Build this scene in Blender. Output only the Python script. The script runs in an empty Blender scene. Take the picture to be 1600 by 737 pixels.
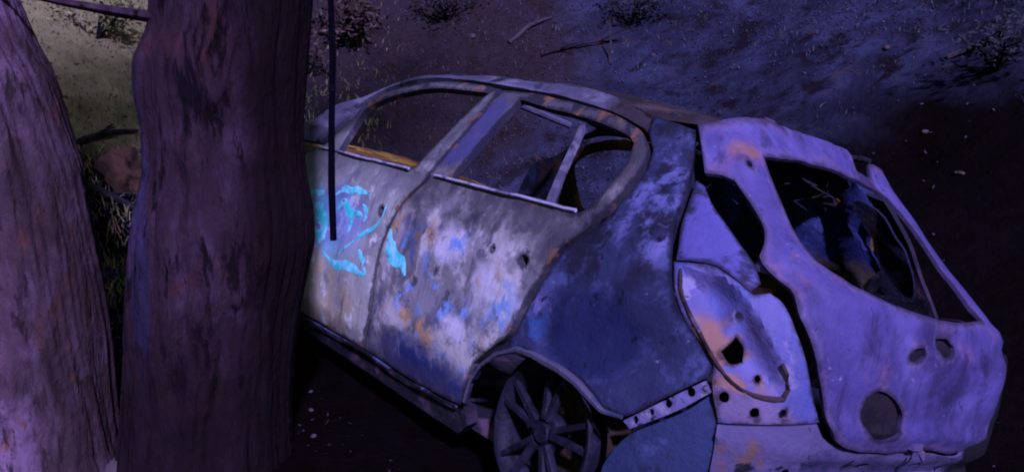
import bpy, math, random
import numpy as np
from mathutils import Matrix, Vector
from mathutils.geometry import delaunay_2d_cdt

random.seed(7)
rng = np.random.default_rng(7)
R = math.radians
scene = bpy.context.scene
C = scene.collection

# ------------------------------------------------------------------ camera, sky, sun, exposure
CAM_H, PITCH, FOCAL_PX, IMG_W, IMG_H = 1.7, 14.0, 1366.66, 1600, 737
cam_data = bpy.data.cameras.new('camera')
cam_data.sensor_width = 36.0
cam_data.lens = 36.0 * FOCAL_PX / IMG_W
cam_data.clip_start = 0.05
cam_data.clip_end = 400.0
cam = bpy.data.objects.new('camera', cam_data)
C.objects.link(cam)
cam.location = (0, 0, CAM_H)
cam.rotation_euler = (R(90 - PITCH), 0, 0)
scene.camera = cam

SUN_AZ, SUN_EL = 13.0, 42.0            # degrees right of straight behind the camera / above level
sdir = Vector((math.sin(R(SUN_AZ)) * math.cos(R(SUN_EL)), -math.cos(R(SUN_AZ)) * math.cos(R(SUN_EL)), math.sin(R(SUN_EL))))
world = bpy.data.worlds.new('World')
scene.world = world
world.use_nodes = True
wn = world.node_tree
wn.nodes.clear()
sky = wn.nodes.new('ShaderNodeTexSky')
sky.sky_type = 'NISHITA'
sky.sun_disc = False
sky.sun_elevation = R(SUN_EL)
sky.sun_rotation = R(180 - SUN_AZ)
bg = wn.nodes.new('ShaderNodeBackground')
bg.inputs['Strength'].default_value = 0.013
wo = wn.nodes.new('ShaderNodeOutputWorld')
wn.links.new(sky.outputs[0], bg.inputs[0])
wn.links.new(bg.outputs[0], wo.inputs[0])
sun_data = bpy.data.lights.new('sun', 'SUN')
sun_data.energy = 3.2
sun_data.angle = R(3.0)
sun_data.color = (0.42, 0.36, 1.0)
sun = bpy.data.objects.new('sun', sun_data)
C.objects.link(sun)
sun.rotation_euler = sdir.to_track_quat('Z', 'Y').to_euler()

scene.view_settings.view_transform = 'Standard'
scene.view_settings.look = 'None'
scene.view_settings.exposure = 1.25
scene.view_settings.gamma = 1.0
scene.view_settings.use_curve_mapping = False
scene.cycles.use_denoising = True
scene.cycles.filter_width = 2.1
scene.cycles.max_bounces = 5

# ------------------------------------------------------------------ numeric helpers
def vnoise(x, y, seed=0):
    x = np.asarray(x, float); y = np.asarray(y, float)
    xi = np.floor(x).astype(np.int64); yi = np.floor(y).astype(np.int64)
    fx = x - xi; fy = y - yi
    fx = fx * fx * (3 - 2 * fx); fy = fy * fy * (3 - 2 * fy)
    def h(a, b):
        n = (a * 374761393 + b * 668265263 + seed * 974711) & 0xffffffff
        n = ((n ^ (n >> 13)) * 1274126177) & 0xffffffff
        return ((n ^ (n >> 16)) & 0xffff) / 65535.0
    return (h(xi, yi) * (1 - fx) + h(xi + 1, yi) * fx) * (1 - fy) + (h(xi, yi + 1) * (1 - fx) + h(xi + 1, yi + 1) * fx) * fy

def fbm(x, y, octaves=4, seed=0):
    v = 0; a = .5; s = 1
    for o in range(octaves):
        v = v + a * (vnoise(np.asarray(x) * s, np.asarray(y) * s, seed + o * 17) - .5) * 2
        a *= .5; s *= 2.03
    return v

def new_mesh(name, verts, faces, smooth=True, sharp=40):
    me = bpy.data.meshes.new(name)
    me.from_pydata([tuple(map(float, v)) for v in verts], [], [tuple(int(i) for i in f) for f in faces])
    me.update()
    if smooth:
        me.shade_smooth()
        if sharp:
            me.set_sharp_from_angle(angle=R(sharp))
    return me

def link(name, me, material, parent=None):
    o = bpy.data.objects.new(name, me)
    if material and not me.materials:
        me.materials.append(material)
    C.objects.link(o)
    o.parent = parent
    return o

def obj(name, verts, faces, material, parent=None, smooth=True, sharp=40):
    return link(name, new_mesh(name, verts, faces, smooth, sharp), material, parent)

def tag(o, label, cat, group=None, kind=None):
    if label: o['label'] = label
    if cat: o['category'] = cat
    if group: o['group'] = group
    if kind: o['kind'] = kind
    return o

def empty(name, loc=(0, 0, 0)):
    o = bpy.data.objects.new(name, None)
    o.location = loc
    o.empty_display_size = .2
    C.objects.link(o)
    return o

def tube(pts, radii, n=8, cap=True, wobble=0.0, seed=0):
    pts = [Vector(p) for p in pts]
    V = []; F = []
    up = Vector((.13, .21, .97))
    for i, p in enumerate(pts):
        t = (pts[min(i + 1, len(pts) - 1)] - pts[max(i - 1, 0)]).normalized()
        a = t.cross(up)
        if a.length < 1e-3: a = t.cross(Vector((1, 0, 0)))
        a.normalize(); b = t.cross(a)
        r = radii[i] if hasattr(radii, '__len__') else radii
        for k in range(n):
            w = 2 * math.pi * k / n
            rr = r * (1 + wobble * (float(vnoise(k * 1.7 + seed, i * .9, seed)) - .5) * 2)
            V.append(p + (a * math.cos(w) + b * math.sin(w)) * rr)
    for i in range(len(pts) - 1):
        for k in range(n):
            k2 = (k + 1) % n
            F.append((i * n + k, i * n + k2, (i + 1) * n + k2, (i + 1) * n + k))
    if cap:
        F.append(tuple(range(n))[::-1]); F.append(tuple((len(pts) - 1) * n + k for k in range(n)))
    return V, F

def merge(*meshes):
    V = []; F = []
    for v, f in meshes:
        o = len(V); V += list(v); F += [tuple(i + o for i in q) for q in f]
    return V, F

def box(c, s, rot=None):
    c = Vector(c)
    V = []
    for x in (-.5, .5):
        for y in (-.5, .5):
            for z in (-.5, .5):
                v = Vector((x * s[0], y * s[1], z * s[2]))
                V.append(c + (rot @ v if rot else v))
    return V, [(0, 1, 3, 2), (4, 6, 7, 5), (0, 4, 5, 1), (2, 3, 7, 6), (0, 2, 6, 4), (1, 5, 7, 3)]

# ------------------------------------------------------------------ materials
def srgb_free(c): return (c[0], c[1], c[2], 1)

def mat(name, base, layers=(), rough=.8, metal=0.0, bump=.3, bump_scale=45, spec=.25, var=.3, var_scale=9, stretch=(1, 1, 1), island=0.0):
    m = bpy.data.materials.new(name)
    m.use_nodes = True
    nt = m.node_tree; N = nt.nodes; L = nt.links
    bs = N['Principled BSDF']
    bs.inputs['Roughness'].default_value = rough
    bs.inputs['Metallic'].default_value = metal
    bs.inputs['Specular IOR Level'].default_value = spec
    tc = N.new('ShaderNodeTexCoord')
    def mapped(st):
        mp = N.new('ShaderNodeMapping'); mp.inputs['Scale'].default_value = st
        L.new(tc.outputs['Object'], mp.inputs['Vector']); return mp.outputs[0]
    def noise(scale, detail=4, dist=0.0, st=(1, 1, 1), off=0.0, rgh=.55):
        n = N.new('ShaderNodeTexNoise'); n.noise_dimensions = '4D'
        n.inputs['W'].default_value = off
        n.inputs['Scale'].default_value = scale; n.inputs['Detail'].default_value = detail
        n.inputs['Distortion'].default_value = dist; n.inputs['Roughness'].default_value = rgh
        L.new(mapped(st), n.inputs['Vector']); return n.outputs['Fac']
    def mathn(op, a, b=None, c=None):
        q = N.new('ShaderNodeMath'); q.operation = op
        for i, v in enumerate((a, b, c)):
            if v is None: continue
            if hasattr(v, 'node'): L.new(v, q.inputs[i])
            else: q.inputs[i].default_value = v
        return q.outputs[0]
    def ramp(v, lo, hi):
        q = N.new('ShaderNodeMapRange'); q.interpolation_type = 'SMOOTHSTEP'
        q.inputs['From Min'].default_value = lo; q.inputs['From Max'].default_value = hi
        L.new(v, q.inputs['Value']); return q.outputs[0]
    col = N.new('ShaderNodeRGB'); col.outputs[0].default_value = srgb_free(base); cur = col.outputs[0]
    rcur = None
    for i, ly in enumerate(layers):
        f = None
        if 'scale' in ly:
            nz = noise(ly['scale'], ly.get('detail', 5), ly.get('dist', .4), ly.get('st', (1, 1, 1)), ly.get('off', i * 3.7 + 1), ly.get('rgh', .6))
            if ly.get('strand'):
                nz = mathn('ABSOLUTE', mathn('SUBTRACT', nz, .5))
                f = mathn('SUBTRACT', 1.0, ramp(nz, ly['lo'], ly['hi']))
            else:
                f = ramp(nz, ly['lo'], ly['hi'])
        if 'blobs' in ly:
            wob = mathn('MULTIPLY', mathn('SUBTRACT', noise(ly.get('wscale', 9), 4, .2, off=i + 20), .5), ly.get('wob', .5))
            tot = None
            for bc, br in ly['blobs']:
                mp = N.new('ShaderNodeMapping'); mp.vector_type = 'TEXTURE'
                mp.inputs['Location'].default_value = bc; mp.inputs['Scale'].default_value = br if hasattr(br, '__len__') else (br, br, br)
                if len(ly.get('rot', ())) == 3: mp.inputs['Rotation'].default_value = ly['rot']
                L.new(tc.outputs['Object'], mp.inputs['Vector'])
                ln = N.new('ShaderNodeVectorMath'); ln.operation = 'LENGTH'; L.new(mp.outputs[0], ln.inputs[0])
                g = mathn('SUBTRACT', 1.0, ramp(mathn('ADD', ln.outputs['Value'], wob), ly.get('b0', .65), ly.get('b1', 1.0)))
                tot = g if tot is None else mathn('MAXIMUM', tot, g)
            if ly.get('inv'): tot = mathn('SUBTRACT', 1.0, tot)
            f = tot if f is None else mathn('MULTIPLY', f, tot)
        if 'edge' in ly:
            at = N.new('ShaderNodeAttribute'); at.attribute_name = 'edge'
            eg = ramp(mathn('ADD', at.outputs['Fac'], mathn('MULTIPLY', mathn('SUBTRACT', noise(ly.get('wscale', 26), 6, .3, off=i + 30, rgh=.7), .5), 1.1)), *ly['edge'])
            f = eg if f is None else mathn('MULTIPLY', f, eg)
        if 'amt' in ly: f = mathn('MULTIPLY', f, ly['amt'])
        mx = N.new('ShaderNodeMix'); mx.data_type = 'RGBA'
        L.new(f, mx.inputs['Factor']); L.new(cur, mx.inputs['A']); mx.inputs['B'].default_value = srgb_free(ly['c']); cur = mx.outputs['Result']
        if 'rough' in ly:
            q = N.new('ShaderNodeMix'); q.data_type = 'FLOAT'
            L.new(f, q.inputs['Factor'])
            if rcur is None: q.inputs['A'].default_value = rough
            else: L.new(rcur, q.inputs['A'])
            q.inputs['B'].default_value = ly['rough']; rcur = q.outputs['Result']
    if rcur is not None: L.new(rcur, bs.inputs['Roughness'])
    if var:
        v = mathn('MULTIPLY_ADD', noise(var_scale, 6, .2, stretch, 55.0, .65), var * 2.6, 1 - var * 1.3)
        if island:
            g = N.new('ShaderNodeNewGeometry')
            v = mathn('MULTIPLY', v, mathn('MULTIPLY_ADD', g.outputs['Random Per Island'], island * 2, 1 - island))
        mx = N.new('ShaderNodeMix'); mx.data_type = 'RGBA'; mx.blend_type = 'MULTIPLY'; mx.inputs['Factor'].default_value = 1
        cb = N.new('ShaderNodeCombineColor')
        for k in range(3): L.new(v, cb.inputs[k])
        L.new(cur, mx.inputs['A']); L.new(cb.outputs[0], mx.inputs['B']); cur = mx.outputs['Result']
    L.new(cur, bs.inputs['Base Color'])
    if bump:
        b1 = N.new('ShaderNodeBump'); b1.inputs['Strength'].default_value = bump; b1.inputs['Distance'].default_value = .02
        L.new(noise(bump_scale, 6, .3, stretch, 77.0, .65), b1.inputs['Height']); L.new(b1.outputs[0], bs.inputs['Normal'])
    return m

SOOT = (.014, .014, .018); RUST = (.30, .12, .035); ASH = (.46, .41, .38); TAN = (.42, .30, .20); LAV = (.27, .22, .38)

m_door_f = mat('burnt_front_door_skin', (0.45, 0.462, 0.3564), [
    dict(c=(0.25, 0.2683, 0.2376), scale=4, lo=.48, hi=.66),
    dict(c=(0.575, 0.4918, 0.264), scale=4, lo=.40, hi=.6, blobs=[((1.75, .87, .38), (.55, .3, .24))], b0=.5, b1=1.1),
    dict(c=(0.775, 0.8048, 0.6336), scale=9, lo=.54, hi=.61, detail=10, rgh=.7),
    dict(c=(0.1125, 0.1192, 0.1122), scale=13, lo=.62, hi=.72),
    dict(c=(0.1625, 0.1788, 0.1716), blobs=[((1.55, .8, 1.0), (.9, .3, .09))], wob=.7, amt=.45),
    dict(c=(0.055, 0.05724, 0.0748), scale=4, lo=.26, hi=.46, blobs=[((1.1, .7, 1.29), (1.5, .5, .235))], b0=.85, b1=1.0, wob=.15, amt=.8),
    dict(c=(0.19, 0.1944, 0.242), scale=6, lo=.56, hi=.68, st=(.6, 2, 2), off=51.0, detail=8, blobs=[((1.1, .7, 1.29), (1.5, .5, .235))], b0=.85, b1=1.0, wob=.15),
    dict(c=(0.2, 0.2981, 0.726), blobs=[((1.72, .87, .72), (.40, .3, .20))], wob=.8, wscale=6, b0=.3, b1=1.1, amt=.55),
    dict(c=(0.1, 0.648, 0.682), scale=7, lo=.46, hi=.6, blobs=[((1.85, .87, .74), (.42, .3, .15)), ((1.55, .87, .60), (.25, .3, .09))], b0=.3, b1=1.1, wob=.7, amt=.5),  # turquoise haze round the glints, reflected light painted into the skin
    dict(c=(0.1, 0.0972, 0.0935), blobs=[((1.5, .87, .62), (.75, .4, .36))], inv=True, b0=.7, b1=1.15, wob=.5, wscale=5, amt=.6),  # light falloff painted in: skin darker outside a central ellipse
    dict(c=(.09, .07, .065), scale=5, lo=.54, hi=.66, st=(5, 5, .5), off=81.0, detail=8, rgh=.65, amt=.55),
    dict(c=(.52, .48, .46), scale=6, lo=.58, hi=.68, st=(4.5, 4.5, .5), off=83.0, detail=8, rgh=.65, amt=.4, blobs=[((1.1, .87, .60), (1.3, .4, .32))], b0=.7, b1=1.0),
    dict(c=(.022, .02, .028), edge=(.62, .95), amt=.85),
    dict(c=(.20, .11, .06), edge=(.35, .60), scale=10, lo=.54, hi=.64, off=71.0, detail=8),
], rough=.62, bump=.3, bump_scale=16, var=.25, var_scale=7)

m_door_r = mat('burnt_rear_door_skin', (0.27, 0.264, 0.231), [
    dict(c=(0.11, 0.11, 0.126), scale=5, lo=.47, hi=.6, detail=7),
    dict(c=(0.62, 0.594, 0.483), scale=6, lo=.47, hi=.60, detail=9, rgh=.68, amt=.9),
    dict(c=(0.2, 0.33, 0.525), scale=5, lo=.54, hi=.62, off=9.1, detail=8, rgh=.7, blobs=[((.75, .87, .60), (.6, .3, .30))], b0=.7, b1=1.0),
    dict(c=(0.66, 0.638, 0.609), blobs=[((.72, .87, .80), (.17, .3, .085)), ((.45, .87, .70), (.11, .3, .14)), ((.55, .87, .52), (.14, .3, .06))], wob=1.6, wscale=20, b0=.3, b1=1.1),
    dict(c=(0.26, 0.44, 0.756), scale=9, lo=.50, hi=.60, off=17.0, detail=8, rgh=.7, blobs=[((.70, .87, .79), (.14, .3, .10)), ((.66, .87, .60), (.2, .3, .09)), ((.42, .87, .45), (.14, .3, .09)), ((.95, .87, .55), (.1, .3, .12))], b0=.4, b1=1.1),
    dict(c=(0.55, 0.319, 0.1155), scale=7, lo=.54, hi=.64, off=4.4, blobs=[((1.05, .87, .80), (.26, .3, .22)), ((.40, .85, .66), (.14, .3, .18)), ((.8, .87, .42), (.3, .3, .12))], b0=.5, b1=1.1),
    dict(c=(0.05, 0.0495, 0.05775), scale=13, lo=.55, hi=.65, detail=9, rgh=.7, amt=.85),
    dict(c=(0.04, 0.0418, 0.0441), scale=7, lo=.38, hi=.58, blobs=[((.75, .85, .97), (1.1, .3, .10))], b0=.6, b1=1.1, amt=.85),
    dict(c=(0.05, 0.055, 0.063), blobs=[((.97, .87, .74), (.07, .3, .20))], wob=1.6, wscale=13, amt=.7),
    dict(c=(.055, .053, .068), scale=4, lo=.26, hi=.46, blobs=[((1.1, .7, 1.29), (1.5, .5, .235))], b0=.85, b1=1.0, wob=.15, amt=.8),
    dict(c=(.19, .18, .22), scale=6, lo=.56, hi=.68, st=(.6, 2, 2), off=51.0, detail=8, blobs=[((1.1, .7, 1.29), (1.5, .5, .235))], b0=.85, b1=1.0, wob=.15),
    dict(c=(.014, .014, .02), scale=7, lo=.34, hi=.50, detail=8, blobs=[((.06, .7, 1.18), (.42, .5, .30))], b0=.6, b1=1.1, amt=.9),
    dict(c=(.05, .065, .30), scale=5, lo=.22, hi=.46, blobs=[((.98, .7, 1.25), (.17, .4, .2))], b0=.7, b1=1.0),
    dict(c=(.012, .028, .13), blobs=[((.66, .87, .24), (.70, .3, .20))], wob=.8, wscale=12, b0=.5, b1=1.05),
    dict(c=(.085, .075, .075), blobs=[((.72, .87, .64), (.62, .4, .36))], inv=True, b0=.68, b1=1.15, wob=.6, wscale=5, amt=.66),  # lit middle of the door painted by darkening all round it
    dict(c=(.09, .07, .065), scale=5, lo=.54, hi=.66, st=(5, 5, .5), off=81.0, detail=8, rgh=.65, amt=.55),
    dict(c=(.52, .48, .46), scale=6, lo=.58, hi=.68, st=(4.5, 4.5, .5), off=83.0, detail=8, rgh=.65, amt=.4, blobs=[((1.1, .87, .60), (1.3, .4, .32))], b0=.7, b1=1.0),
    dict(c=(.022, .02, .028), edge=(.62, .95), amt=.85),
    dict(c=(.20, .11, .06), edge=(.35, .60), scale=10, lo=.54, hi=.64, off=71.0, detail=8),
], rough=.66, bump=.32, bump_scale=18, var=.3, var_scale=8)

m_rail = mat('burnt_roof_rail_metal', (0.0992, 0.09424, 0.124), [
    dict(c=(0.1984, 0.1835, 0.2182), scale=7, lo=.5, hi=.64, st=(.5, 2, 2)),
    dict(c=(0.0248, 0.0248, 0.03472), scale=10, lo=.54, hi=.66),
    dict(c=(0.03472, 0.0248, 0.01736), blobs=[((.1, .6, 1.42), (.3, .4, .14))], wob=.8, amt=.8)], rough=.6, bump=.3)
m_quarter = mat('sooty_quarter_panel_skin', (0.03272, 0.03762, 0.08051), [
    dict(c=(0.1714, 0.1588, 0.3126), scale=6, lo=.48, hi=.56, blobs=[((.14, .87, .76), (.20, .3, .12)), ((-.24, .80, 1.08), (.10, .4, .16)), ((.0, .85, .60), (.2, .3, .07))], b0=.6, b1=1.15, detail=8, rgh=.66),
    dict(c=(0.0779, 0.09196, 0.1894), scale=7, lo=.50, hi=.62, detail=8, rgh=.66),
    dict(c=(0.04674, 0.117, 0.2842), scale=6, lo=.48, hi=.58, blobs=[((.24, .87, .62), (.18, .3, .18))], b0=.6, b1=1.1),
    dict(c=(0.2181, 0.1254, 0.1137), scale=9, lo=.55, hi=.63, off=3.3, blobs=[((.05, .87, .68), (.16, .3, .12))], b0=.5, b1=1.1),
    dict(c=(0.01402, 0.01421, 0.02084), scale=8, lo=.46, hi=.58, detail=8, blobs=[((-.02, .7, 1.12), (.5, .4, .36))], b0=.7, b1=1.1, amt=.9),
    dict(c=(0.1168, 0.1254, 0.2557), scale=9, lo=.48, hi=.60, off=14.0, rgh=.7, blobs=[((-.14, .7, 1.16), (.20, .4, .27))], b0=.6, b1=1.1, detail=8),
    dict(c=(0.01402, 0.01923, 0.05873), blobs=[((-.10, .82, .68), (.235, .3, .165))], wob=.6, wscale=9, b0=.65, b1=1.0, amt=.92),
    dict(c=(0.2337, 0.2341, 0.3031), scale=32, lo=.68, hi=.75),
    dict(c=(0.00779, 0.00836, 0.01326), scale=16, lo=.60, hi=.69),
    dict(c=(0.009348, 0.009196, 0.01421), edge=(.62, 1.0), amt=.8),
], rough=.6, bump=.35, bump_scale=20, var=.35)
m_tailgate = mat('heat_bleached_tailgate_skin', (0.09126, 0.07529, 0.2009), [
    dict(c=(.035, .028, .075), scale=2.6, lo=.46, hi=.66, off=61.0, detail=9, rgh=.68, amt=.8),
    dict(c=(0.1346, 0.1118, 0.268), scale=3.2, lo=.46, hi=.64, detail=7),
    dict(c=(0.0585, 0.04858, 0.1218), scale=4, lo=.50, hi=.64, off=12.0, detail=7),
    dict(c=(0.1755, 0.1032, 0.1827), scale=5, lo=.54, hi=.68, off=2.2),
    dict(c=(0.2457, 0.1214, 0.1096), scale=8, lo=.52, hi=.66, blobs=[((-.5, .5, 1.06), (.22, .3, .12)), ((-.28, .55, 1.34), (.12, .2, .05))], b0=.5, b1=1.1),
    dict(c=(0.0351, 0.02672, 0.0609), scale=7, lo=.50, hi=.62, off=41.0, detail=9, rgh=.7, blobs=[((-.70, .36, .86), (.3, .12, .16)), ((-.70, -.10, .70), (.3, .22, .09)), ((-.7, -.30, .86), (.3, .14, .12)), ((-.7, .1, .58), (.3, .5, .05))], b0=.4, b1=1.1, wob=.5, amt=.9),
    dict(c=(0.0234, 0.01943, 0.03045), scale=26, lo=.64, hi=.71),
    dict(c=(0.3042, 0.2429, 0.3654), scale=22, lo=.65, hi=.73, off=31.0),
    dict(c=(.035, .026, .06), scale=4, lo=.53, hi=.66, st=(4, 4, .6), off=91.0, detail=8, rgh=.66, amt=.6),
    dict(c=(.19, .125, .19), edge=(.40, .75), wscale=14, amt=.4),
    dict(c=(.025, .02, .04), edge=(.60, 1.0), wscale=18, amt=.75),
], rough=.62, bump=.42, bump_scale=17, var=.35, var_scale=6)
m_channel = mat('bleached_lavender_channel', (0.1063, 0.09375, 0.2625), [
    dict(c=(0.025, 0.025, 0.04375), scale=7, lo=.52, hi=.62), dict(c=(0.175, 0.15, 0.325), scale=6, lo=.54, hi=.66),
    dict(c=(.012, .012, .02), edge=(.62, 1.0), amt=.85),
], rough=.7, bump=.3)
m_recess = mat('tail_lamp_recess_metal', (0.1391, 0.1265, 0.2656), [
    dict(c=(0.08222, 0.1012, 0.2656), scale=5, lo=.45, hi=.6, st=(1, 1, .4)),
    dict(c=(0.2909, 0.1518, 0.09488), scale=10, lo=.42, hi=.56, blobs=[((-.50, .80, .775), (.13, .14, .12)), ((-.56, .76, .70), (.13, .14, .05))], b0=.5, b1=1.05, wob=.6),
    dict(c=(0.253, 0.2277, 0.3289), scale=13, lo=.56, hi=.66),
    dict(c=(0.0253, 0.02214, 0.03163), scale=20, lo=.60, hi=.69),
    dict(c=(0.1898, 0.1391, 0.215), scale=6, lo=.3, hi=.5, blobs=[((-.6, .75, .63), (.2, .2, .05))]),
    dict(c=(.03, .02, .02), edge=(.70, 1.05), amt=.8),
], rough=.6, bump=.35)
m_lower = mat('smoked_lower_body_metal', (0.03206, 0.04598, 0.0975), [
    dict(c=(0.07838, 0.1003, 0.195), scale=7, lo=.52, hi=.64), dict(c=SOOT, scale=9, lo=.53, hi=.66), dict(c=RUST, scale=14, lo=.63, hi=.72)], bump=.4)
m_rear = mat('bleached_rear_panel_metal', (0.1139, 0.09405, 0.1683), [
    dict(c=(0.0594, 0.0594, 0.1188), scale=6, lo=.5, hi=.62), dict(c=(0.1782, 0.099, 0.0693), scale=8, lo=.58, hi=.68),
    dict(c=SOOT, scale=15, lo=.58, hi=.67), dict(c=(0.0099, 0.0099, 0.0099), blobs=[((-.5, -.70, .7), (.5, .40, 1.0))], wob=.3, b0=.8, b1=1.0)], bump=.4)
m_bracket = mat('scorched_bumper_bracket_metal', (0.1485, 0.132, 0.231), [
    dict(c=(0.231, 0.209, 0.253), scale=16, lo=.54, hi=.64), dict(c=SOOT, scale=24, lo=.56, hi=.66)], bump=.4)
m_soot = mat('black_soot_metal', SOOT, [dict(c=(.05, .05, .07), scale=10, lo=.56, hi=.7), dict(c=(.07, .035, .015), scale=6, lo=.58, hi=.7),
    dict(c=(.14, .08, .11), scale=5, lo=.48, hi=.62, off=33.0),
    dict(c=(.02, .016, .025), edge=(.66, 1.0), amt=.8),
], rough=.9, bump=.4)
m_inner = mat('charred_cabin_metal', (0.0132, 0.0156, 0.03), [
    dict(c=(0.036, 0.048, 0.102), scale=7, lo=.5, hi=.66, st=(1, .6, 1.6)), dict(c=(0.054, 0.03, 0.012), scale=5, lo=.52, hi=.66, off=8.0)], rough=.85, bump=.5)
m_rust = mat('rusty_far_side_metal', (0.072, 0.039, 0.015), [
    dict(c=(0.252, 0.138, 0.03), scale=6, lo=.48, hi=.62), dict(c=(0.018, 0.015, 0.018), scale=8, lo=.54, hi=.66)], rough=.8, bump=.4)
m_roof = mat('rusted_sooty_roof_skin', (0.03, 0.0204, 0.018), [
    dict(c=(0.06, 0.048, 0.054), scale=5, lo=.5, hi=.65), dict(c=(0.12, 0.06, 0.021), scale=7, lo=.55, hi=.68), dict(c=SOOT, scale=9, lo=.55, hi=.66)], rough=.8, bump=.35)
m_rim = mat('scorched_alloy', (0.01176, 0.0105, 0.01848), [
    dict(c=(0.0294, 0.0252, 0.042), scale=12, lo=.50, hi=.64), dict(c=(0.00336, 0.00336, 0.0042), scale=9, lo=.48, hi=.60), dict(c=(0.0252, 0.0147, 0.0063), scale=9, lo=.57, hi=.7)], rough=.6, bump=.35)
m_well = mat('rusty_wheel_well', (0.035, 0.021, 0.00875), [dict(c=(0.091, 0.0595, 0.0175), scale=8, lo=.5, hi=.64), dict(c=SOOT, scale=7, lo=.5, hi=.62)], bump=.4)
m_dark = mat('scorched_hollow_rust', (0.02063, 0.01375, 0.0165), [dict(c=(0.00825, 0.006875, 0.009625), scale=18, lo=.45, hi=.6), dict(c=(0.055, 0.0495, 0.066), scale=60, lo=.66, hi=.72)], rough=.95, bump=.6)
m_cord = mat('burnt_tyre_wire', (.018, .016, .018), [dict(c=(.06, .045, .03), scale=40, lo=.5, hi=.65)], rough=.95, bump=.7, bump_scale=120)

# ------------------------------------------------------------------ the car's body surface (car frame: x forward, y left, z up, origin under the rear axle)
XC = .8; NE = 6.0; S_LR = 1.5; S_WR = .87
ZL = [.15, .35, .55, .85, .95, 1.0, 1.1, 1.16, 1.3, 1.4, 1.45, 1.51, 1.60]
XR = [-.59, -.65, -.70, -.715, -.675, -.63, -.515, -.45, -.31, -.20, -.13, .02, .45]
ZW = [.15, .2, .3, .5, .7, .9, 1.0, 1.2, 1.36, 1.42, 1.47, 1.51, 1.55, 1.60]
WW = [.80, .83, .865, .885, .88, .858, .83, .74, .66, .625, .585, .545, .47, .28]
def _sm(z, a, b): return sum(np.interp(np.asarray(z) + d, a, b) for d in (-.06, -.03, 0, .03, .06)) / 5
_g = np.geomspace(1e-10, math.pi / 4, 3000)
_t = np.r_[0, _g, (math.pi / 2 - _g)[::-1][1:], math.pi / 2]
_a = np.abs(np.cos(_t)) ** (2 / NE); _b = np.abs(np.sin(_t)) ** (2 / NE)
_s = np.r_[0, np.cumsum(np.hypot(np.diff(S_LR * _a), np.diff(S_WR * _b)))]
S0 = _s[-1]
def skin(u, z):
    """point on the body: u = distance round the outline from the middle of the tail, left side positive; z = height"""
    u = np.asarray(u, float); z = np.asarray(z, float)
    sg = np.where(u >= 0, 1.0, -1.0); au = np.abs(u)
    aa = np.interp(au, _s, _a); bb = np.interp(au, _s, _b)
    Lz = XC - _sm(z, ZL, XR); wz = _sm(z, ZW, WW)
    xf = np.maximum(au - S0, 0)
    x = np.where(au <= S0, XC - Lz * aa, XC + xf)
    bf = (1 - np.clip(xf / 2.9, 0, .999) ** NE) ** (1 / NE)
    y = sg * wz * np.where(au <= S0, bb, bf)
    return np.stack([x, y, z], -1)
def skin_n(u, z):
    e = .004
    du = skin(u + e, z) - skin(u - e, z); dz = skin(u, z + e) - skin(u, z - e)
    n = np.cross(dz, du)
    n = n / (np.linalg.norm(n, axis=-1, keepdims=True) + 1e-9)
    return n
_chk = skin_n(np.array([1.5]), np.array([.6]))
NSIGN = 1.0 if _chk[0][1] > 0 else -1.0

def smooth_loop(loop, step, corner=38):
    P = [np.array(p, float) for p in loop]; n = len(P); out = []
    is_c = []
    for i in range(n):
        a = P[i] - P[i - 1]; b = P[(i + 1) % n] - P[i]
        ang = abs(math.degrees(math.atan2(a[0] * b[1] - a[1] * b[0], a @ b)))
        is_c.append(ang > corner)
    for i in range(n):
        p1, p2 = P[i], P[(i + 1) % n]
        p0 = 2 * p1 - p2 if is_c[i] else P[i - 1]
        p3 = 2 * p2 - p1 if is_c[(i + 1) % n] else P[(i + 2) % n]
        k = max(1, int(round(np.linalg.norm(p2 - p1) / step)))
        for j in range(k):
            t = j / k
            m1 = (p2 - p0) / 2; m2 = (p3 - p1) / 2
            d = np.linalg.norm(p2 - p1)
            for mm in (m1, m2):
                l = np.linalg.norm(mm)
                if l > d: mm *= d / l
            out.append((2 * t**3 - 3 * t**2 + 1) * p1 + (t**3 - 2 * t**2 + t) * m1 + (-2 * t**3 + 3 * t**2) * p2 + (t**3 - t**2) * m2)
    return np.array(out)

def inside(pts, loop):
    x, y = pts[:, 0], pts[:, 1]; r = np.zeros(len(pts), bool)
    lx, ly = loop[:, 0], loop[:, 1]; j = len(loop) - 1
    for i in range(len(loop)):
        c = ((ly[i] > y) != (ly[j] > y)) & (x < (lx[j] - lx[i]) * (y - ly[i]) / (ly[j] - ly[i] + 1e-12) + lx[i])
        r ^= c; j = i
    return r
def dist_loop(pts, loop):
    a = loop; b = np.roll(loop, -1, 0); d = np.full(len(pts), 9.0)
    for p, q in zip(a, b):
        ab = q - p; t = np.clip(((pts - p) @ ab) / (ab @ ab + 1e-12), 0, 1)
        d = np.minimum(d, np.linalg.norm(pts - (p + t[:, None] * ab), axis=1))
    return d

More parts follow.
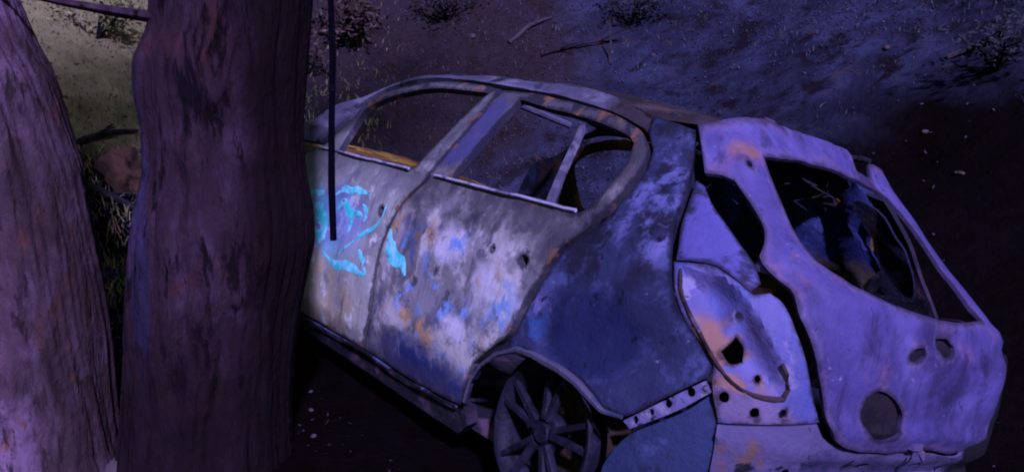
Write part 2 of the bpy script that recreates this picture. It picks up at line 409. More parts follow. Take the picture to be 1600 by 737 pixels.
def fill2d(outer, holes, step):
    lo = outer.min(0); hi = outer.max(0)
    gx, gz = np.meshgrid(np.arange(lo[0], hi[0], step), np.arange(lo[1], hi[1], step))
    g = np.stack([gx.ravel(), gz.ravel()], 1)
    g[:, 0] += (np.round((g[:, 1] - lo[1]) / step) % 2) * step * .5
    keep = inside(g, outer) & (dist_loop(g, outer) > step * .55)
    for h in holes: keep &= ~inside(g, h) & (dist_loop(g, h) > step * .55)
    g = g[keep]
    pts = list(map(tuple, outer)); E = [(i, (i + 1) % len(outer)) for i in range(len(outer))]
    for h in holes:
        o = len(pts); pts += list(map(tuple, h)); E += [(o + i, o + (i + 1) % len(h)) for i in range(len(h))]
    pts += list(map(tuple, g))
    r = delaunay_2d_cdt([Vector(p) for p in pts], E, [], 0, 1e-6)
    V = np.array([tuple(v) for v in r[0]]); F = np.array([tuple(f) for f in r[2]])
    cen = V[F].mean(1)
    ok = inside(cen, outer)
    for h in holes: ok &= ~inside(cen, h)
    return V, F[ok]

def sheet(P, N, F, thick, lip=.002):
    """closed shell from a sheet of triangles with normals"""
    F = np.asarray(F)
    cnt = {}
    for f in F:
        for k in range(3):
            e = (int(f[k]), int(f[(k + 1) % 3])); cnt[e] = 1
    bd = [e for e in cnt if (e[1], e[0]) not in cnt]
    bv = sorted({i for e in bd for i in e})
    outer = P.copy(); outer[bv] -= N[bv] * lip
    inner = P - N * thick
    n = len(P)
    faces = [tuple(f) for f in F] + [(f[2] + n, f[1] + n, f[0] + n) for f in F] + [(e[1], e[0], e[0] + n, e[1] + n) for e in bd]
    return np.vstack([outer, inner]), faces

def panel(name, loop, material, parent, holes=(), thick=.012, disp=None, dents=.004, step=.024, inset=0.0, mirror=False, seed=1, corner=38):
    sg = -1 if mirror else 1
    outer = smooth_loop(loop, step * .6, corner)
    hl = [smooth_loop(h, step * .5, 64) for h in holes]
    V, F = fill2d(outer, hl, step)
    u, z = V[:, 0] * sg, V[:, 1]
    P = skin(u, z); N = skin_n(u, z) * NSIGN
    d = np.full(len(V), inset)
    d = d + dents * fbm(V[:, 0] * 4.2, z * 4.2, 3, seed) + dents * .5 * fbm(V[:, 0] * 14, z * 14, 2, seed + 5)
    if disp is not None: d = d + disp(V)
    P = P + N * d[:, None]
    # outward winding
    a, b, c = P[F[:, 0]], P[F[:, 1]], P[F[:, 2]]
    fn = np.cross(b - a, c - a); flip = (fn * N[F[:, 0]]).sum(1) < 0
    F = F.copy(); F[flip] = F[flip][:, ::-1]
    VV, FF = sheet(P, N, F, thick)
    o = obj(name, VV, FF, material, parent, True, 38)
    de = dist_loop(V, outer)
    for h in hl: de = np.minimum(de, dist_loop(V, h))
    at = o.data.attributes.new('edge', 'FLOAT', 'POINT')
    at.data.foreach_set('value', np.tile(np.exp(-de / .03), 2).astype(np.float32))
    return o

# ------------------------------------------------------------------ car placement: lies tilted on the slope
MW = Matrix(((-0.59019, -0.7718, 0.23682, 0.6792), (0.80732, -0.56044, 0.18536, 2.9122), (-0.01035, 0.30053, 0.95385, -0.1359), (0, 0, 0, 1)))
def cw(p): return MW @ Vector(p)
GROUND_Z = .085                           # ground under the bare rims, in the car's frame

# ------------------------------------------------------------------ ground
_O = np.array(cw((0, 0, GROUND_Z))); _ex = np.array(MW.col[0][:3]); _ey = np.array(MW.col[1][:3]); _ez = np.array(MW.col[2][:3])
def softplus(v, k): return k * np.logaddexp(0, np.clip(np.asarray(v) / k, -40, 40))
def slope_coords(X, Y):
    zp = _O[2] - (_ez[0] * (X - _O[0]) + _ez[1] * (Y - _O[1])) / _ez[2]
    px, py, pz = X - _O[0], Y - _O[1], zp - _O[2]
    return px * _ex[0] + py * _ex[1] + pz * _ex[2], px * _ey[0] + py * _ey[1] + pz * _ey[2], zp
def ground_h(X, Y, fine=True):
    X = np.asarray(X, float); Y = np.asarray(Y, float)
    cx, cy, zp = slope_coords(X, Y)
    h = .16 - softplus(.16 - zp, .07)                       # shelf the trees stand on
    bank = .92 * softplus(-1.55 - cy, .35) + .85 * softplus(cx - 4.9, .5)
    h = h + bank
    h = 6.5 - softplus(6.5 - h, .8)
    near = np.clip((np.hypot(cx - .9, cy) - 1.6) / 2.0, 0, 1)
    h = h + (.05 + .16 * near) * fbm(X * .8, Y * .8, 4, 3) * near
    if fine: h = h + .022 * fbm(X * 5, Y * 5, 3, 9) * (.35 + .65 * near)
    return h
def cam_ray(px, py):
    p = R(PITCH); dx, dy = (px - IMG_W / 2) / FOCAL_PX, (py - IMG_H / 2) / FOCAL_PX
    return np.array([dx, math.cos(p) - dy * math.sin(p), -math.sin(p) - dy * math.cos(p)])
def on_ground(px, py, tmin=1.0):
    d = cam_ray(px, py); t = np.arange(tmin, 40, .02)
    P = d[None] * t[:, None]; z = CAM_H + P[:, 2]
    k = np.argmax(z < ground_h(P[:, 0], P[:, 1]))
    return Vector((P[k, 0], P[k, 1], float(ground_h(P[k, 0], P[k, 1]))))

def axis(c, n, near, far, pw=3.0):
    t = np.linspace(-1, 1, n); return c + near * t + (far - near) * np.sign(t) * np.abs(t) ** (pw * 2)
gx = axis(.8, 300, 7.5, 60); gy = axis(5.5, 300, 7.5, 60)
GX, GY = np.meshgrid(gx, gy)
GZ = ground_h(GX, GY)
V = np.stack([GX.ravel(), GY.ravel(), GZ.ravel()], 1)
nx = len(gx); idx = np.arange(nx * len(gy)).reshape(len(gy), nx)
F = np.stack([idx[:-1, :-1].ravel(), idx[:-1, 1:].ravel(), idx[1:, 1:].ravel(), idx[1:, :-1].ravel()], 1)
cc = cw((.7, -.5, 0))
m_ground = mat('scorched_shaded_soil', (0.02175, 0.02312, 0.03696), [
    dict(c=(0.03847, 0.04238, 0.06864), scale=2.2, lo=.45, hi=.62),
    dict(c=(0.01338, 0.0106, 0.0132), scale=3.1, lo=.5, hi=.64, off=6.0),
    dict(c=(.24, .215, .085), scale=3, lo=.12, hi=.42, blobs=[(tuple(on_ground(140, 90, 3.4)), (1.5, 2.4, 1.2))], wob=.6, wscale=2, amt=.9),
    dict(c=(0.05855, 0.04045, 0.033), scale=5, lo=.60, hi=.7, off=15.0),
    dict(c=(.030, .020, .016), blobs=[(tuple(on_ground(640, 90, 3.4)), (2.4, 2.6, 2.0))], wob=.5, wscale=2, b0=.5, b1=1.05, amt=.8),
    dict(c=(.0042, .0027, .0019), blobs=[(tuple(cc), (3.2, 3.1, 2.5)), (tuple(on_ground(1590, 440)), (2.6, 3.0, 1.7)), (tuple(on_ground(560, 640)), (1.5, 1.6, 1.0)), (tuple(on_ground(165, 330, 3.4)), (1.1, 1.0, .75))], wob=.45, wscale=2.5, b0=.6, b1=1.05, amt=.97),  # char round the car; side blobs also paint unlit ground black
], rough=1.0, spec=.0, bump=.9, bump_scale=22, var=.45, var_scale=14)
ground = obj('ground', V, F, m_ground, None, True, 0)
ground['kind'] = 'structure'

# ------------------------------------------------------------------ the burnt car
car = empty('burnt_car')
car.matrix_world = MW
tag(car, 'burnt out stripped hatchback with no glass, resting tilted on bare rims behind the trees', 'car')

LOOP = dict(
 front_door=[(2.396,1.443),(2.404,1.268),(2.442,1.111),(2.456,1.026),(2.51,0.938),(2.568,0.816),(2.588,0.692),(2.578,0.57),(2.558,0.413),(2.58,0.26),(2.882,0.251),(3.244,0.239),(3.499,0.24),(3.619,0.6),(3.639,1.0),(3.488,1.04),(3.406,1.188),(3.379,1.29),(3.239,1.386),(3.054,1.436),(2.859,1.461),(2.631,1.46)],
 front_window=[(3.297,1.052),(3.328,1.188),(3.321,1.283),(3.157,1.362),(2.966,1.408),(2.793,1.423),(2.449,1.419),(2.569,1.097),(2.577,1.042),(3.264,1.039)],
 rear_door=[(2.380,1.446),(2.388,1.268),(2.428,1.111),(2.443,1.026),(2.498,0.938),(2.557,0.816),(2.577,0.692),(2.567,0.57),(2.547,0.413),(2.568,0.26),(2.227,0.251),(1.945,0.262),(1.804,0.276),(1.786,0.37),(1.78,0.435),(1.689,0.527),(1.627,0.59),(1.602,0.687),(1.568,0.786),(1.526,0.89),(1.453,0.96),(1.364,1.034),(1.254,1.133),(1.178,1.215),(1.147,1.283),(1.199,1.338),(1.368,1.38),(1.634,1.409),(2.01,1.434)],
 rear_window=[(2.219,1.407),(1.934,1.384),(1.627,1.364),(1.427,1.342),(1.269,1.316),(1.232,1.292),(1.267,1.212),(1.352,1.122),(1.448,1.031),(1.659,1.036),(2.296,1.041)],
 roof_rail=[(3.843,1.116),(3.696,1.254),(3.46,1.326),(3.291,1.406),(3.19,1.455),(3.03,1.500),(2.80,1.516),(2.60,1.52),(2.207,1.509),(1.689,1.486),(1.372,1.455),(1.141,1.406),(1.178,1.351),(1.373,1.393),(1.664,1.424),(2.042,1.451),(2.38,1.466),(2.672,1.481),(2.905,1.483),(3.096,1.458),(3.267,1.404),(3.416,1.306),(3.467,1.204),(3.548,1.055),(3.9,1.045)],
 quarter_panel=[(1.125,1.402),(0.9,1.373),(0.94,1.242),(0.984,1.156),(1.027,1.076),(1.056,0.974),(1.041,0.89),(0.989,0.819),(0.931,0.78),(0.869,0.728),(0.868,0.69),(0.963,0.6),(1.063,0.505),(1.134,0.498),(1.181,0.518),(1.255,0.545),(1.339,0.56),(1.403,0.561),(1.466,0.566),(1.553,0.559),(1.647,0.515),(1.719,0.452),(1.755,0.387),(1.766,0.428),(1.665,0.523),(1.605,0.588),(1.58,0.685),(1.546,0.782),(1.505,0.886),(1.433,0.956),(1.344,1.025),(1.234,1.126),(1.155,1.21),(1.122,1.279),(1.153,1.338)],
 side_channel=[(0.968,1.157),(0.928,1.222),(0.894,1.214),(0.874,1.165),(0.834,1.114),(0.801,1.067),(0.776,1.029),(0.77,0.977),(0.806,0.947),(0.846,0.97),(0.906,0.992),(0.982,0.986),(1.044,0.976),(1.016,1.069)],
 recess=[(1.044,0.963),(0.981,0.973),(0.908,0.979),(0.848,0.956),(0.8,0.932),(0.755,0.946),(0.722,0.928),(0.685,0.871),(0.627,0.785),(0.558,0.685),(0.519,0.637),(0.681,0.608),(0.806,0.58),(0.852,0.674),(0.86,0.722),(0.922,0.775),(0.98,0.816),(1.032,0.888)],
 pocket=[(1.017,0.948),(1.013,0.897),(0.982,0.852),(0.927,0.796),(0.855,0.729),(0.777,0.683),(0.713,0.678),(0.665,0.685),(0.66,0.713),(0.678,0.752),(0.723,0.8),(0.769,0.855),(0.811,0.902),(0.852,0.944),(0.924,0.968)],
 pocket_hole=[(0.84,0.814),(0.809,0.79),(0.795,0.748),(0.828,0.737),(0.863,0.763)],
 tailgate=[(0.886,1.379),(0.686,1.412),(0.456,1.43),(0.168,1.448),(-0.052,1.448),(-0.10,1.425),(-0.12,1.386),(-0.19,1.380),(-0.24,1.382),(-0.27,1.412),(-0.365,1.418),(-.55,1.395),(-.64,1.36),(-.655,1.28),(-.65,1.18),(-.64,1.08),(-.61,1.0),(-.60,.90),(-.585,.82),(-.53,.72),(-0.42,0.622),(-0.27,0.560),(-0.066,0.573),(0.149,0.558),(0.36,0.569),(0.449,0.596),(0.5,0.636),(0.541,0.701),(0.612,0.802),(0.661,0.876),(0.698,0.947),(0.736,0.981),(0.764,1.011),(0.767,1.028),(0.735,1.071),(0.723,1.115),(0.743,1.169),(0.778,1.226),(0.828,1.234),(0.886,1.227),(0.886,1.296)],
 tg_window=[(0.62,1.327),(0.364,1.353),(0.087,1.361),(-0.188,1.342),(-0.334,1.302),(-0.36,1.235),(-0.355,1.156),(-0.35,1.093),(-0.36,1.029),(-0.40,0.991),(-0.103,0.96),(0.063,0.959),(0.278,0.981),(0.404,1.003),(0.495,1.02),(0.566,1.051),(0.607,1.105),(0.613,1.174),(0.619,1.261)],
 tg_round=[(0.304,0.745),(0.209,0.725),(0.147,0.677),(0.142,0.627),(0.209,0.599),(0.308,0.619),(0.363,0.67),(0.363,0.721)],
 tg_oval1=[(0.164,0.875),(0.11,0.883),(0.095,0.86),(0.126,0.839),(0.171,0.843),(0.182,0.859)],
 tg_oval2=[(0.029,0.912),(-0.045,0.916),(-0.094,0.897),(-0.078,0.872),(-0.023,0.864),(0.032,0.885)],
 bracket=[(1.054,0.496),(0.959,0.59),(0.868,0.679),(0.846,0.654),(0.916,0.577),(1.027,0.481)],
 lower_quarter=[(1.02,0.473),(0.912,0.569),(0.847,0.645),(0.808,0.572),(0.790,0.513),(0.78,0.40),(.80,.20),(1.0,.20),(1.08,.24),(1.09,.33),(1.06,.42)],
)
def circ(u, z, ru, rz, n=9, j=.12):
    return [(u + ru * math.cos(2 * math.pi * k / n) * (1 + random.uniform(-j, j)), z + rz * math.sin(2 * math.pi * k / n) * (1 + random.uniform(-j, j))) for k in range(n)]

def gauss(V, u, z, su, sz): return np.exp(-((V[:, 0] - u) / su) ** 2 - ((V[:, 1] - z) / sz) ** 2)
def belt(V): return .010 * np.exp(-((V[:, 1] - 1.035) / .012) ** 2) - .006 * np.exp(-((V[:, 1] - .99) / .03) ** 2)

def front_door_disp(V):
    return belt(V) - .010 * gauss(V, 2.95, .74, .22, .10) + .008 * fbm(V[:, 0] * 7, V[:, 1] * 7, 3, 40) * gauss(V, 3.0, .72, .45, .22) + .006 * np.exp(-((V[:, 1] - .33) / .02) ** 2)
def rear_door_disp(V):
    return belt(V) - .014 * gauss(V, 2.1, .60, .25, .12) + .010 * gauss(V, 1.75, .70, .12, .2) + .007 * fbm(V[:, 0] * 6, V[:, 1] * 6, 3, 41) * gauss(V, 2.0, .65, .4, .3)
fd = panel('front_door', LOOP['front_door'], m_door_f, car, [LOOP['front_window'], circ(2.678, .836, .020, .017)], thick=.03, disp=front_door_disp, dents=.005, seed=11)
fd['label'] = 'pale front door skin with bright turquoise light glints painted on'
rd = panel('rear_door', LOOP['rear_door'], m_door_r, car, [LOOP['rear_window'], circ(1.665, .832, .026, .021), circ(1.85, .836, .010, .010, 7)], thick=.03, disp=rear_door_disp, dents=.006, seed=12)
rd['label'] = 'rear door with flaking white ash, rust and an empty handle hole'
GLINTS = [(fd, [(3.39,.81),(3.313,.819),(3.237,.824)],.010), (fd, [(3.127,.838),(3.072,.871),(2.971,.884),(2.891,.887),(2.815,.884)],.008),  # light glints on the doors, laid on as ribbons of bright colour
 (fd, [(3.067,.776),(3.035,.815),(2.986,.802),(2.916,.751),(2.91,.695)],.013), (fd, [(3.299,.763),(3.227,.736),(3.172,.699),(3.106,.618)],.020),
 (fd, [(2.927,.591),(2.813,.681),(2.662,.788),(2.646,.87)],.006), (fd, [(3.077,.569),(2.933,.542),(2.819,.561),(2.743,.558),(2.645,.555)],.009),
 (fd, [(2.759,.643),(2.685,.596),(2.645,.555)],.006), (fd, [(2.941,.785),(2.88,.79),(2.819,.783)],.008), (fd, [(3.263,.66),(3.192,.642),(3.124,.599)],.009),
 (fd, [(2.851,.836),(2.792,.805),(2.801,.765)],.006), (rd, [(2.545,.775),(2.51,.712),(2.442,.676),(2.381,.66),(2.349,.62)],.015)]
m_glint = mat('turquoise_glint_colour', (0.06, 0.858, 0.65), [dict(c=(0.36, 1, 1), scale=16, lo=.42, hi=.6, detail=6), dict(c=(0.192, 0.26, 0.338), scale=24, lo=.58, hi=.68, detail=6)], rough=.4, bump=.3, var=.2)
for si, (par, pts_, wd) in enumerate(GLINTS):
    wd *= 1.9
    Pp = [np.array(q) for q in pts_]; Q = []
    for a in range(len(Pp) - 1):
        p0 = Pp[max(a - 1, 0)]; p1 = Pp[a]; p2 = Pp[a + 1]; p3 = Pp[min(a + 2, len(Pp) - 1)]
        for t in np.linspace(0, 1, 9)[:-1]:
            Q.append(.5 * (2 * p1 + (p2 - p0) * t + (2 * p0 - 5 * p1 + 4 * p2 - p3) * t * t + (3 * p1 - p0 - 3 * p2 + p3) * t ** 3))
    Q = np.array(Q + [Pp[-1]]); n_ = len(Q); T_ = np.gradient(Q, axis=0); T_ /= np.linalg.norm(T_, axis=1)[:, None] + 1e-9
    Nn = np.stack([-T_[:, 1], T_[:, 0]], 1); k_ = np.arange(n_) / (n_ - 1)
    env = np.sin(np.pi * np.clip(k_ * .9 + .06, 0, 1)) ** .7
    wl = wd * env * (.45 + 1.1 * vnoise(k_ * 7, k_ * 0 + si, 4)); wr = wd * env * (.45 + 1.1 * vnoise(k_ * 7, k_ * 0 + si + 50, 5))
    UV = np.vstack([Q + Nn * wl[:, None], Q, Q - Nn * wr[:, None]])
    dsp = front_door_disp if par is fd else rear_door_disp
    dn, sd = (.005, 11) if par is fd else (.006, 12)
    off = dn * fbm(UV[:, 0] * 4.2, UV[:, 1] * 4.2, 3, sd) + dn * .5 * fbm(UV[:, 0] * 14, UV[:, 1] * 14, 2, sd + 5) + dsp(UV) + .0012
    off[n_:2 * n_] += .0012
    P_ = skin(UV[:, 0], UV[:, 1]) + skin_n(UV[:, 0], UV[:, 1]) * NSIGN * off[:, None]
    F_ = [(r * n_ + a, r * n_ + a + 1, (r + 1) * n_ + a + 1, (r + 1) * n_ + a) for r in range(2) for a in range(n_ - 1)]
    obj('painted_glint', P_, F_, m_glint, par)
def bar(name, u0, z0, u1, z1, w, material, parent, inset=-.02, thick=.02, k=14):
    t = np.linspace(0, 1, k); uu = u0 + (u1 - u0) * t; zz = z0 + (z1 - z0) * t
    P = skin(uu, zz) + skin_n(uu, zz) * NSIGN * inset
    dv = np.array([u1 - u0, z1 - z0]); dv /= np.linalg.norm(dv); pn = np.array([-dv[1], dv[0]])
    Q = skin(uu + pn[0] * w, zz + pn[1] * w) + skin_n(uu, zz) * NSIGN * inset
    N = skin_n(uu, zz) * NSIGN
    V = np.vstack([P, Q, Q - N * thick, P - N * thick]); F = []
    for i in range(k - 1):
        for a in range(4):
            b = (a + 1) % 4; F.append((a * k + i, a * k + i + 1, b * k + i + 1, b * k + i))
    F += [(0, k, 2 * k, 3 * k), (k - 1, 4 * k - 1, 3 * k - 1, 2 * k - 1)]
    return obj(name, V, F, material, parent, True, 30)
bar('window_divider', 1.615, 1.352, 1.650, 1.030, .030, m_rail, rd)
# weather strip ledge under each window
def ledge(parent, u0, u1, material):
    uu = np.linspace(u0, u1, 30); zz = np.full(30, 1.030)
    P = skin(uu, zz) + skin_n(uu, zz) * NSIGN * .010
    P[:, 2] += .004 * fbm(uu * 9, zz, 2, 6)
    v, f = tube([tuple(p) for p in P], .007, 6)
    return obj('belt_moulding', v, f, material, parent)
m_belt = mat('bare_belt_metal', (.44, .41, .45), [dict(c=(.14, .14, .2), scale=14, lo=.5, hi=.64), dict(c=(.35, .25, .16), scale=9, lo=.57, hi=.68)], rough=.5, bump=.2)
ledge(fd, 2.60, 3.50, m_belt); ledge(rd, 1.47, 2.39, m_belt)
panel('roof_rail', LOOP['roof_rail'], m_rail, car, thick=.03, dents=.005, seed=13,
      disp=lambda V: -.007 * np.exp(-((V[:, 1] - np.interp(V[:, 0], [1.1, 1.7, 2.2, 3.0], [1.385, 1.452, 1.482, 1.500])) / .008) ** 2), step=.014)
def quarter_disp(V):
    ar = np.hypot(V[:, 0] - 1.48, (V[:, 1] - .335) * 1.05)
    return .022 * np.exp(-((ar - .245) / .022) ** 2) - .030 * gauss(V, 1.10, .68, .20, .10) + .010 * gauss(V, 1.08, .86, .2, .03) + .006 * fbm(V[:, 0] * 8, V[:, 1] * 8, 3, 42)
panel('quarter_panel', LOOP['quarter_panel'], m_quarter, car, thick=.018, disp=quarter_disp, dents=.008, seed=14)
panel('side_channel', LOOP['side_channel'], m_channel, car, thick=.012, inset=-.022, dents=.006, seed=15, step=.016)
pk = smooth_loop(LOOP['pocket'], .02)
def recess_disp(V):
    d = dist_loop(V, pk); ins = inside(V, pk)
    bowl = np.where(ins, -.058 * (1 - np.exp(-(d / .028) ** 1.5)), .004 * np.exp(-(d / .012) ** 2))
    rim = sum(.006 * np.exp(-((np.hypot(V[:, 0] - a, V[:, 1] - b) - r) / .007) ** 2) for a, b, r in ((.811, .651, .020), (.725, .632, .020), (.649, .645, .019), (.845, .872, .014), (.735, .715, .016)))
    return rim + bowl + np.where(ins, .016 * gauss(V, .86, .83, .03, .09), 0) + .004 * fbm(V[:, 0] * 22, V[:, 1] * 22, 2, 43)
rc = panel('tail_lamp_recess', LOOP['recess'], m_recess, car, [LOOP['pocket_hole'], circ(.811, .651, .013, .015, 7), circ(.725, .632, .013, .014, 7), circ(.649, .645, .012, .013, 7),
      circ(.845, .872, .008, .008, 6), circ(.735, .715, .010, .011, 6)], thick=.010, disp=recess_disp, dents=.004, seed=16, step=.014)
gp_ = smooth_loop(LOOP['pocket'], .03)
gu, gz_ = np.r_[gp_[:, 0], gp_[:1, 0]], np.r_[gp_[:, 1], gp_[:1, 1]]
sel = slice(0, int(len(gu) * .62)); gu, gz_ = gu[sel], gz_[sel]
v, f = tube([tuple(q) for q in skin(gu, gz_) + skin_n(gu, gz_) * NSIGN * .003], [.0035 + .004 * float(vnoise(i * .6, 3)) for i in range(len(gu))], 6, False, .3)
m_gasket = mat('burnt_lamp_gasket', (.06, .035, .03), [dict(c=(.02, .016, .02), scale=20, lo=.48, hi=.6), dict(c=(.14, .11, .16), scale=14, lo=.58, hi=.66)], rough=.9, bump=.5)
obj('lamp_gasket', v, f, m_gasket, rc)
rc['label'] = 'empty tail lamp recess with an angular black hole and bare rusty patch'
def tg_disp(V):
    u, z = V[:, 0], V[:, 1]
    sp = .035 * np.exp(-((z - 1.425) / .030) ** 2) * np.clip((u + .62) / .2, 0, 1)
    ridge = .014 * np.exp(-((z - .955) / .022) ** 2)
    frame = -.012 * np.exp(-((z - .905) / .02) ** 2)
    plate = -.014 * (np.clip((.36 - abs(u + .05)) / .05, 0, 1) * np.clip((.085 - abs(z - .79)) / .03, 0, 1))
    low = .016 * np.exp(-((z - .62) / .022) ** 2)
    tuck = -.045 * np.clip((-u - .42) / .2, 0, 1) ** 1.5
    return tuck + sp + ridge + frame * .6 + plate * .7 + low + .004 * fbm(u * 6, z * 6, 3, 44)
tg = panel('tailgate', LOOP['tailgate'], m_tailgate, car, [LOOP['tg_window'], LOOP['tg_round'], LOOP['tg_oval1'], LOOP['tg_oval2'], circ(.70, 1.290, .012, .010, 7)],
      thick=.014, disp=tg_disp, dents=.011, seed=17, inset=.012)
tg['label'] = 'lavender grey tailgate with an empty window opening and round badge hollow'
for nm, key, dz in (('badge_hollow', 'tg_round', .012), ('lock_hollow', 'tg_oval1', .008), ('lamp_hollow', 'tg_oval2', .008)):
    lp = np.array(LOOP[key]); ctr = lp.mean(0)
    panel(nm, [tuple(ctr + (p - ctr) * 1.06) for p in lp], m_dark, tg, thick=.008, inset=.012 - dz, dents=.006, seed=18, step=.014, corner=80,
          disp=tg_disp)
for u0 in (.52, -.36):
    b0 = skin(np.array(u0), np.array(1.455)); v, f = merge(box(tuple(b0 + np.array((-.01, 0, .012))), (.09, .055, .014)), tube([tuple(b0 + np.array((-.05, -.03, .012))), tuple(b0 + np.array((-.05, .03, .012)))], .011, 8))
    obj('hinge', v, f, m_soot, tg)
lb = skin(np.array(.02), np.array(.585)); v, f = merge(box(tuple(lb + np.array((-.02, 0, 0))), (.02, .055, .022)), tube([tuple(lb + np.array((-.035, -.02, -.01))), tuple(lb + np.array((-.05, 0, -.03))), tuple(lb + np.array((-.045, .02, -.01)))], .006, 6))
obj('latch', v, f, m_rear, tg)
# bumper bracket with its row of holes
panel('bumper_bracket', LOOP['bracket'], m_bracket, car, [circ(1.02, .511, .012, .013, 8), circ(.981, .55, .010, .011, 8), circ(.945, .589, .013, .013, 8), circ(.896, .638, .013, .014, 8)],
      thick=.018, inset=.016, dents=.004, seed=19, step=.012, disp=lambda V: .005 * fbm(V[:, 0] * 30, V[:, 1] * 30, 2, 45))
panel('lower_quarter', LOOP['lower_quarter'], m_lower, car, thick=.012, inset=-.018, dents=.012, seed=20)
rp = [(.806, .574), (.681, .602), (.522, .630), (.47, .590), (.36, .560), (.149, .548), (-.066, .563), (-.30, .543), (-.46, .609), (-.56, .69), (-.60, .80), (-.62, .9), (-.75, .9), (-.80, .55), (-.78, .22), (-.3, .2), (.3, .2), (.76, .2), (.77, .40)]
def rear_disp(V):
    u, z = V[:, 0], V[:, 1]
    return .012 * np.exp(-((z - .545) / .012) ** 2) - .03 * np.exp(-((z - .47) / .03) ** 2) * (u < .5) + .008 * fbm(u * 9, z * 9, 3, 46)
panel('rear_panel', rp, m_rear, car, [circ(.56, .47, .018, .02, 7), circ(.20, .50, .04, .012, 8), circ(-.12, .50, .035, .012, 8), circ(-.33, .47, .022, .018, 7)], thick=.012, inset=-.006, dents=.006, seed=21, disp=rear_disp)
# bumper beam across the tail
pts = [tuple(skin(np.array(u), np.array(.40)) + np.array((-.05, 0, 0))) for u in np.linspace(.62, -.62, 15)]
v, f = tube(pts, .045, 8, wobble=.12, seed=4)
obj('bumper_beam', v, f, m_lower, car)
# rocker under the doors
su_ = np.linspace(1.83, 3.5, 40); sz_ = np.interp(su_, [1.8, 1.945, 2.227, 2.545, 2.882, 3.244, 3.6], [.266, .254, .243, .253, .243, .231, .23])
v, f = tube([tuple(q) for q in skin(su_, sz_) + skin_n(su_, sz_) * NSIGN * .006], [.002 + .005 * float(vnoise(i * .35, 9)) for i in range(40)], 6)
obj('sill_glint', v, f, mat('painted_sill_glint', (.10, .12, .20), [dict(c=SOOT, scale=6, lo=.42, hi=.54)], rough=.5, bump=.3), car)  # added tube, its pale colour stands in for a glint line
panel('sill', [(1.80, .262), (1.945, .252), (2.227, .241), (2.545, .250), (2.882, .241), (3.244, .229), (3.60, .23), (3.60, .15), (2.6, .15), (1.85, .15), (1.79, .20)], m_soot, car, thick=.05, inset=-.01, dents=.006, seed=22)
# wheel arch lip
HUB = (.045, .80, .325)
def side_y(x, z):
    uu = np.linspace(.9, 2.17, 300); P = skin(uu, np.full(300, z)); return float(np.interp(x, P[:, 0], P[:, 1]))
m_lip = mat('pale_arch_lip_metal', (0.0858, 0.0825, 0.1089), [dict(c=(0.033, 0.0462, 0.0858), scale=9, lo=.5, hi=.63), dict(c=(0.1386, 0.132, 0.1452), scale=18, lo=.56, hi=.66)], rough=.6, bump=.3)
ap = np.array([(1.063, .503), (1.134, .496), (1.181, .514), (1.255, .541), (1.339, .556), (1.403, .558), (1.466, .562), (1.553, .555), (1.647, .511), (1.719, .448), (1.757, .385), (1.775, .30)])
tt_ = np.linspace(0, len(ap) - 1, 50); au_ = np.interp(tt_, range(len(ap)), ap[:, 0]); az_ = np.interp(tt_, range(len(ap)), ap[:, 1])
v, f = tube([tuple(q) for q in skin(au_, az_) + skin_n(au_, az_) * NSIGN * .012], [.006 + .009 * math.sin(math.pi * min(1, i / 40)) for i in range(50)], 7)
obj('arch_lip', v, f, m_lip, car)
# wheel well
V = []; F = []
K = 24
for j, y in enumerate((.80, .74, .62, .44)):
    for k in range(K + 1):
        w = R(200 - k * 220 / K); V.append((HUB[0] + .270 * math.cos(w), y, .33 + .255 * math.sin(w)))
for j in range(3):
    for k in range(K): F.append((j * (K + 1) + k, j * (K + 1) + k + 1, (j + 1) * (K + 1) + k + 1, (j + 1) * (K + 1) + k))
F.append(tuple(3 * (K + 1) + k for k in range(K + 1)))
obj('wheel_well', V, F, m_well, car)

def lathe(profile, n=48, c=(0, 0, 0)):
    V = []; F = []
    for r, y in profile:
        for k in range(n):
            w = 2 * math.pi * k / n; V.append((c[0] + r * math.cos(w), c[1] + y, c[2] + r * math.sin(w)))
    m = len(profile)
    for j in range(m - 1):
        for k in range(n): F.append((j * n + k, j * n + (k + 1) % n, (j + 1) * n + (k + 1) % n, (j + 1) * n + k))
    return V, F
def beam(p, q, w0, w1, t0, t1, yup=Vector((0, 1, 0))):
    p, q = Vector(p), Vector(q); d = (q - p).normalized(); s = d.cross(yup).normalized()
    V = []
    for a, w, t in ((p, w0, t0), (q, w1, t1)):
        V += [a + s * w / 2, a + s * w * .34 + yup * t / 2, a - s * w * .34 + yup * t / 2, a - s * w / 2, a - s * w / 2 - yup * t, a + s * w / 2 - yup * t]
    F = [(i, (i + 1) % 6, 6 + (i + 1) % 6, 6 + i) for i in range(6)] + [(5, 4, 3, 2, 1, 0), (6, 7, 8, 9, 10, 11)]
    return V, F
